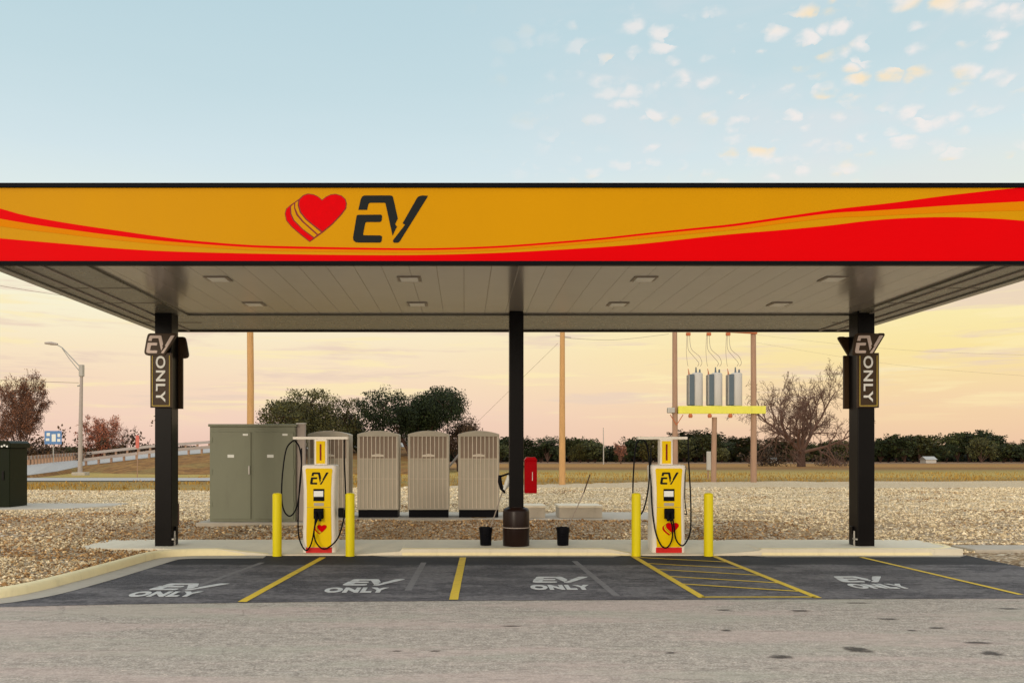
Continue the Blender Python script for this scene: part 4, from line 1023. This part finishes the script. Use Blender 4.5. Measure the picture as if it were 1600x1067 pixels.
MB().box(-.13, .13, 0, .2, .7, 1.95).build('box', 'tank_grey', ub, .02); MB().box(-.04, .04, .2, .28, -.1, 1.9).build('post', 'wood_grey', ub)
# guardrails along the ramp
def guardrail(pts, label, Hh=.75):
    L = [0]; 
    for a_, b2 in zip(pts, pts[1:]): L.append(L[-1]+(b2-a_).length)
    def at(s_):
        for i in range(len(pts)-1):
            if s_ <= L[i+1]: return pts[i].lerp(pts[i+1], (s_-L[i])/(L[i+1]-L[i]))
        return pts[-1]
    o = thing('guardrail', label, 'guardrail', tuple(pts[0]))
    rl = MB(); rings = []
    s_ = 0
    Q = [p - pts[0] for p in pts]
    rl.ring_join([[(p.x, p.y-.05, p.z+Hh-.32), (p.x, p.y+.03, p.z+Hh-.32), (p.x, p.y+.03, p.z+Hh), (p.x, p.y-.05, p.z+Hh)] for p in Q])
    rl.build('rail', 'grey_pipe', o)
    po = None; s_ = .2
    while s_ < L[-1]:
        p = at(s_) - pts[0]
        if po is None: po = MB().box(-.10, .10, .03, .22, -.15, Hh+.02).build('post', 'wood_grey', o); po.location = p
        else:
            q = po.copy(); C.objects.link(q); q.location = p; q.parent = o
        s_ += 1.35
guardrail([p + Vector((0, -.2, 0)) for p in near[4:]], 'near guardrail with closely spaced posts on the ramp')
guardrail([p + Vector((0, .2, 0)) for p in far[1:]], 'far guardrail along the back of the ramp', .8)

# ------------------------------------------------------------------ trees
def branches(rng, h, spread, levels, r0, nsplit=3, lean=(0, 0), first=.30, up=.55, decay=.72):
    segs = []; tips = []
    def grow(p, d, L, r, lev):
        n = 3 if lev == 0 else 2
        q = p
        for k in range(n):
            dd_ = (d + Vector((rng.uniform(-1, 1), rng.uniform(-1, 1), rng.uniform(-.5, .7)))*(.12 if lev == 0 else .28)).normalized()
            q2 = q + dd_*L/n; ra = r*(1-.3*k/n); rb_ = r*(1-.3*(k+1)/n); segs.append((q, q2, ra, rb_, lev)); q = q2; d = dd_
            if lev >= levels-2: tips.append(q2)
            if 0 < lev < levels and k == 0 and rng.random() < .6:
                sd_ = (d + Vector((rng.uniform(-1, 1), rng.uniform(-1, 1), rng.uniform(-.2, .5)))*spread).normalized()
                grow(q, sd_, L*decay*.8, r*.45, lev+1)
        if lev < levels:
            ns_ = nsplit if lev < 3 else 2 + (rng.random() < .4)
            a0 = rng.random()*6.28
            for k in range(ns_):
                a_ = a0 + 6.283*k/ns_ + rng.uniform(-.5, .5)
                s_ = spread*rng.uniform(.6, 1.1)
                nd = (d*up + Vector((math.cos(a_)*s_, math.sin(a_)*s_, rng.uniform(.0, .45)))).normalized()
                grow(q, nd, L*decay*rng.uniform(.75, 1.15), r*.62, lev+1)
        else: tips.append(q)
    grow(Vector((0, 0, 0)), Vector((lean[0], lean[1], 1)).normalized(), h*first, r0, 0)
    return segs, tips
def seg_mesh(segs, minr=.008, sides=(8, 6, 5, 4, 3, 3, 3, 3)):
    mb = MB()
    for a_, b2, ra, rb_, lev in segs:
        mb.tube([a_, b2], [max(ra, minr), max(rb_, minr)], sides[min(lev, 7)])
    return mb
def mesh_fast(name, V, Fc, m, parent=None):
    me = bpy.data.meshes.new(name); me.from_pydata(V, [], Fc); me.materials.append(M[m]); return link(name, me, parent)
def leaf_cloud(rng, centres, per, rad, size, V, Fc):
    for c in centres:
        for _ in range(per):
            ga = lambda q: max(-1.7, min(1.7, rng.gauss(0, 1)))*q
            p = Vector(c) + Vector((ga(rad), ga(rad), ga(rad*.8)))
            u = Vector((rng.gauss(0, 1), rng.gauss(0, 1), rng.gauss(0, 1))).normalized(); v2 = u.orthogonal().normalized()
            s_ = size*rng.uniform(.5, 1.3); i = len(V)
            V += [tuple(p-u*s_), tuple(p+v2*s_*.6), tuple(p+u*s_), tuple(p-v2*s_*.6)]; Fc.append((i, i+1, i+2, i+3))
def crown_tree(name, label, cat, loc, w_, h, base_h, seed, leafm, nclump, per, size, group=None, barkm='bark', dpt=None, rad=None):
    rng = random.Random(seed); o = thing(name, label, cat, loc, group=group)
    dpt = dpt or w_
    cs = []
    lobes = [(Vector((rng.uniform(-.30, .30)*w_, rng.uniform(-.3, .3)*dpt, base_h + (h-base_h)*rng.uniform(.30, .78))), rng.uniform(.20, .36)) for _ in range(9)]
    for _ in range(nclump):
        L, rr_ = rng.choice(lobes)
        d = Vector((rng.gauss(0, 1), rng.gauss(0, 1), rng.gauss(0, 1))).normalized()*rng.uniform(.55, 1.0)*rr_
        p = L + Vector((d.x*w_, d.y*dpt, d.z*(h-base_h)*.85))
        p.z = max(p.z, base_h*.8)
        cs.append(p)
    zs_ = sorted(q.z for q in cs); kz_ = h/zs_[int(len(zs_)*.985)]
    for q in cs: q.z *= kz_
    for q, rr_ in lobes: q.z *= kz_
    V, Fc = [], []; leaf_cloud(rng, cs, per, rad or w_*.035, size, V, Fc)
    leaf_cloud(rng, [Vector((q.x*w_*.0+q.x, q.y, q.z)) for q, rr_ in lobes], per*5, w_*.10, size*1.8, V, Fc)
    mesh_fast('crown', V, Fc, leafm, o)
    mb = MB(); mb.tube([(0, 0, -.4), (rng.uniform(-.1, .1), 0, base_h), (0, 0, base_h+(h-base_h)*.35)], [w_*.035, w_*.028, w_*.015], 8)
    for L, rr_ in lobes:
        st_ = Vector((0, 0, base_h*rng.uniform(.6, 1.1))); md = st_.lerp(L, .5)+Vector((0, 0, .1*h*rng.random()))
        mb.tube([st_, md, L], [w_*.016, w_*.010, w_*.004], 5)
    for q in rng.sample(cs, min(len(cs), 90)):
        L = min(lobes, key=lambda t_: (t_[0]-q).length)[0]
        mb.tube([L, L.lerp(q, .5)+Vector((0, 0, .1)), q+(q-L).normalized()*size*1.5], [w_*.005, w_*.003, w_*.0015], 3)
    mb.build('trunk', barkm, o); return o
# oaks behind the cabinets
def at(px, Y): x = (px-CX)*Y/F; return (x, Y, field_z(x, Y))
def zt(py, Y, x0=0): return CZ+(HY-py)*Y/F
crown_tree('oak_tree', 'broad dark oak with an open ragged top behind the green cabinet', 'tree', at(487, 88), 10.8, 7.6, 1.2, 11, 'leaf_oak', 600, 44, .095, 'oaks behind the cabinets', rad=.30)
crown_tree('oak_tree', 'rounder dark oak rising behind the ribbed cabinets', 'tree', at(648, 92), 10.6, 8.2, 1.0, 23, 'leaf_evergreen', 760, 48, .10, 'oaks behind the cabinets', rad=.32)
crown_tree('oak_tree', 'low lighter oak between the two dark oaks', 'tree', at(570, 95), 5.5, 5.9, .8, 31, 'leaf_oak', 200, 36, .095, 'oaks behind the cabinets', rad=.3)
crown_tree('oak_tree', 'small brownish oak at the right flank of the rounder oak', 'tree', at(716, 94), 4.4, 5.4, .8, 35, 'leaf_brown', 150, 30, .09, 'oaks behind the cabinets', rad=.28)
crown_tree('oak_tree', 'small brownish oak just right of the orange pole behind the green cabinet', 'tree', at(425, 90), 4.2, 5.0, .8, 36, 'leaf_brown', 110, 26, .09, 'oaks behind the cabinets', rad=.3)
# big bare tree right
def bare_tree(name, label, loc, h, spread, levels, r0, seed, barkm, minr, leaves=None, width=None, **kw):
    rng = random.Random(seed); o = thing(name, label, 'tree', loc)
    segs, tips = branches(rng, h, spread, levels, r0, **kw)
    zmax = max(s_[1].z for s_ in segs); xw = max(abs(s_[1].x) for s_ in segs); kz = h/zmax; kx = (width/2/xw) if width else kz
    f = lambda p: Vector((p.x*kx, p.y*kx, p.z*kz))
    segs = [(f(a_), f(b2), ra, rb_, lv) for a_, b2, ra, rb_, lv in segs]; tips = [f(p) for p in tips]
    lo = [s_ for s_ in segs if s_[4] == 0]; hi = [s_ for s_ in segs if s_[4] > 0]
    lo[0] = (lo[0][0]-Vector((0, 0, .4)), *lo[0][1:])
    seg_mesh(lo, minr).build('trunk', 'bark', o, smooth=True)
    mb = seg_mesh(hi, minr); mesh_fast('crown', mb.v, mb.f, barkm, o)
    if leaves:
        lm, frac, per, rad, size = leaves; V, Fc = [], []
        leaf_cloud(rng, [p for p in tips if rng.random() < frac], per, rad, size, V, Fc); mesh_fast('leaves', V, Fc, lm, o)
    return o
def wild_tree(name, label, loc, h, w_, trunk_h, r0, seed, levels=4, nlimb=8, minr=.03, leaves=None, steps=(7, 6, 5, 4, 3), upright=.5, lean=0.0):
    rng = random.Random(seed); o = thing(name, label, 'tree', loc); segs = []; tips = []
    rv = lambda: Vector((rng.gauss(0, 1), rng.gauss(0, 1), rng.gauss(0, 1)))
    def limb(p, d, L, r_, lev):
        n_ = steps[min(lev, len(steps)-1)]; q = p
        for k in range(n_):
            bias = Vector((0, 0, .10 if lev == 0 else .03 if lev == 1 else -.02))
            d = (d + rv()*(.13 + .05*lev) + bias).normalized()
            q2 = q + d*L/n_; ra = r_*(1-.75*k/n_); rb_ = r_*(1-.75*(k+1)/n_)
            segs.append((q, q2, ra, rb_, lev+1)); q = q2
            if lev >= levels-2: tips.append(q)
            if lev < levels and (k >= 1 or lev > 0):
                for _ in range(1 + (rng.random() < .45)):
                    ax = d.cross(rv()).normalized(); nd = (d*math.cos(a_ := rng.uniform(.5, 1.05)) + ax*math.sin(a_)).normalized()
                    limb(q, nd, L*rng.uniform(.38, .62)*(1-.35*k/n_), rb_*.62, lev+1)
        tips.append(q)
    tr_ = Vector((lean, 0, trunk_h))
    segs.append((Vector((0, 0, -.5)), tr_*.5, r0*1.25, r0, 0)); segs.append((tr_*.5, tr_, r0, r0*.85, 0))
    for k in range(nlimb):
        a_ = 6.283*k/nlimb + rng.uniform(-.4, .4); el = rng.uniform(upright-.25, upright+.55)
        d = Vector((math.cos(a_)*math.cos(el), math.sin(a_)*math.cos(el), math.sin(el)))
        limb(tr_*rng.uniform(.75, 1.0), d, h*rng.uniform(.42, .60), r0*rng.uniform(.38, .55), 0)
    zs = sorted(s_[1].z for s_ in segs); xs_ = sorted(abs(s_[1].x) for s_ in segs)
    kz = h/zs[int(len(zs)*.997)]; kx = (w_/2)/xs_[int(len(xs_)*.99)]
    f = lambda p: Vector((p.x*kx, p.y*kx, p.z*kz))
    segs = [(f(a_), f(b2), ra, rb_, lv) for a_, b2, ra, rb_, lv in segs]
    seg_mesh([q for q in segs if q[4] == 0], minr).build('trunk', 'bark', o, smooth=True)
    mb = seg_mesh([q for q in segs if q[4] > 0], minr, (8, 6, 5, 3, 3, 3, 3, 3)); mesh_fast('crown', mb.v, mb.f, 'bark_pale', o)
    if leaves:
        lm, frac, per, rad, size = leaves; V, Fc = [], []
        leaf_cloud(rng, [f(p) for p in tips if rng.random() < frac], per, rad, size, V, Fc); mesh_fast('leaves', V, Fc, lm, o)
    return o
wild_tree('bare_tree', 'large spreading leafless tree between the transformer rack and right column', at(1252, 140), 15.4, 18.6, 2.0, .62, 41, 3, 10, .023, upright=.34)
wild_tree('bare_tree', 'tall russet leaved thin tree at the left edge', at(34, 112), 11.8, 7.6, 1.6, .20, 8, 3, 7, .020, ('leaf_rust', .16, 4, .18, .085), upright=.85)
wild_tree('bare_tree', 'small russet tree right of the street lamp', at(156, 122), 7.0, 5.4, .8, .12, 14, 2, 7, .020, ('leaf_rust', .35, 6, .22, .09), upright=.75)
wild_tree('bare_tree', 'thin pale bare tree behind the small russet tree', at(190, 126), 6.4, 5.6, .8, .10, 19, 2, 7, .016, None, upright=.75)
wild_tree('bare_tree', 'small pinkish bare tree standing alone before the far wood', at(970, 200), 4.6, 2.6, .8, .14, 21, 2, 5, .035, ('leaf_rust', .2, 3, .2, .12), upright=.9)
# low brush under the bare tree and by the left tree
def brush(name, label, px, Y, w_, h, leafm, seed, n=60):
    rng = random.Random(seed); V, Fc = [], []
    x, y, z = at(px, Y)
    cs = [Vector((rng.gauss(0, w_*.25), rng.gauss(0, w_*.12), abs(rng.gauss(0, h*.38)))) for _ in range(n)]
    leaf_cloud(rng, cs, 16, h*.10, h*.05, V, Fc)
    o = thing(name, label, 'bush', (x, y, z)); mesh_fast('foliage', V, Fc, leafm, o)
    mb = MB()
    for k in range(14): a_ = rng.uniform(-.4, .4)*w_; mb.tube([(a_*.4, 0, -.1), (a_, rng.uniform(-.2, .2), h*rng.uniform(.4, .9))], [.05, .02], 4)
    mb.build('stems', 'bark', o)
brush('bush', 'wide brown scrub at the left foot of the large bare tree', 1205, 150, 8.5, 4.2, 'leaf_brown', 3, 60)
brush('bush', 'brown scrub at the right foot of the large bare tree', 1300, 155, 7.5, 4.0, 'leaf_brown', 4, 50)
brush('bush', 'rusty scrub under the tall russet tree at the left edge', 60, 100, 9, 4.0, 'leaf_brown', 6, 120)
brush('bush', 'rusty scrub behind the street lamp', 110, 108, 6, 3.4, 'leaf_brown', 9, 80)
brush('bush', 'brown scrub left of the left column behind the ramp', 205, 118, 9, 4.6, 'leaf_brown', 12, 110)
# tree line: copies of three kinds
protos = []
for k, (lm, lab) in enumerate((('leaf_evergreen', 'dark evergreen tree in the far tree line'), ('leaf_oak', 'olive tree in the far tree line'), ('leaf_brown', 'brown tree in the far tree line'))):
    protos.append(crown_tree('far_tree', lab, 'tree', (0, 250, -1.3), 8.0, 6.6, .4, 50+k, lm, 150, 16, .22, ('dark evergreens', 'olive trees', 'brown trees')[k]+' of the far tree line', rad=.32))
used = [False]*3
def far_tree(px, Y, topy, kind, wsc=1.0):
    x, y, z = at(px, Y); h = zt(topy, Y) - z; s_ = h/6.6
    sc = (s_*wsc*random.uniform(.85, 1.2), s_*wsc, s_); rz_ = random.uniform(0, 6.28)
    if not used[kind]: o = protos[kind]; used[kind] = True; o.location = (x, y, z-.1); o.scale = sc; o.rotation_euler = (0, 0, rz_)
    else: dup(protos[kind], (x, y, z-.1), None, None, rz_, sc)
tops = [(40, 694), (140, 700), (240, 694), (330, 700), (560, 700), (740, 690), (800, 687), (860, 688), (900, 690), (960, 692), (1020, 688), (1060, 692), (1085, 678), (1130, 690), (1200, 686), (1300, 692), (1340, 690), (1365, 692), (1378, 682), (1410, 679), (1440, 685), (1452, 697), (1464, 697), (1478, 684), (1530, 675), (1560, 682), (1600, 688), (1660, 684)]
px = 750
while px < 1680:
    ty = interp(tops, px) + random.choice((-5, -2, 0, 3, 6, 10)) + random.uniform(-1, 2)
    kind = (0 if random.random() < .8 else 1) if px > 1360 else random.choice((0, 0, 1, 2, 1))
    far_tree(px, random.uniform(232, 262), ty, kind, random.uniform(.8, 1.6)); px += random.uniform(10, 19)
px = 100
while px < 345:
    far_tree(px, random.uniform(128, 140), interp(tops, px)+random.uniform(-2, 6), random.choice((0, 1, 2, 0)), 1.2); px += random.uniform(17, 27)
rng = random.Random(99); V, Fc = [], []
for k in range(5200):
    x = rng.uniform(-150, 230); z = -1.4 + abs(rng.gauss(0, 1))*2.0
    leaf_cloud(rng, [Vector((x, 272+rng.uniform(-4, 4), min(z, 2.0+1.6*mnoise.noise(Vector((x*.08, 0, 0))))))], 7, .7, .75, V, Fc)
o = mesh_fast('far_wood', V, Fc, 'far_leaf'); tag(o, 'dark distant wood filling the skyline behind the far trees', 'wood', kind='stuff')
# small pale things in front of the far wood
for px, py, wd, hh_, lab in ((1455, 716, 1.3, 0.9, 'small pale shed before the far wood at the right'), (1210, 719, .8, .7, 'tiny pale shed low under the bare tree')):
    x, y, z = at(px, 228)
    o = thing('shed', lab, 'shed', (x, y, z)); MB().box(-wd, wd, 0, 3, 0, hh_).build('wall', 'tank_grey', o)
    MB().prism([(-.3, hh_), (3.3, hh_), (1.5, hh_+.8)], -wd-.2, wd+.2, 'yz').build('roof', 'galvanised', o)

# ------------------------------------------------------------------ render
scene.render.engine = 'CYCLES'
scene.cycles.max_bounces = 6
scene.cycles.use_denoising = True
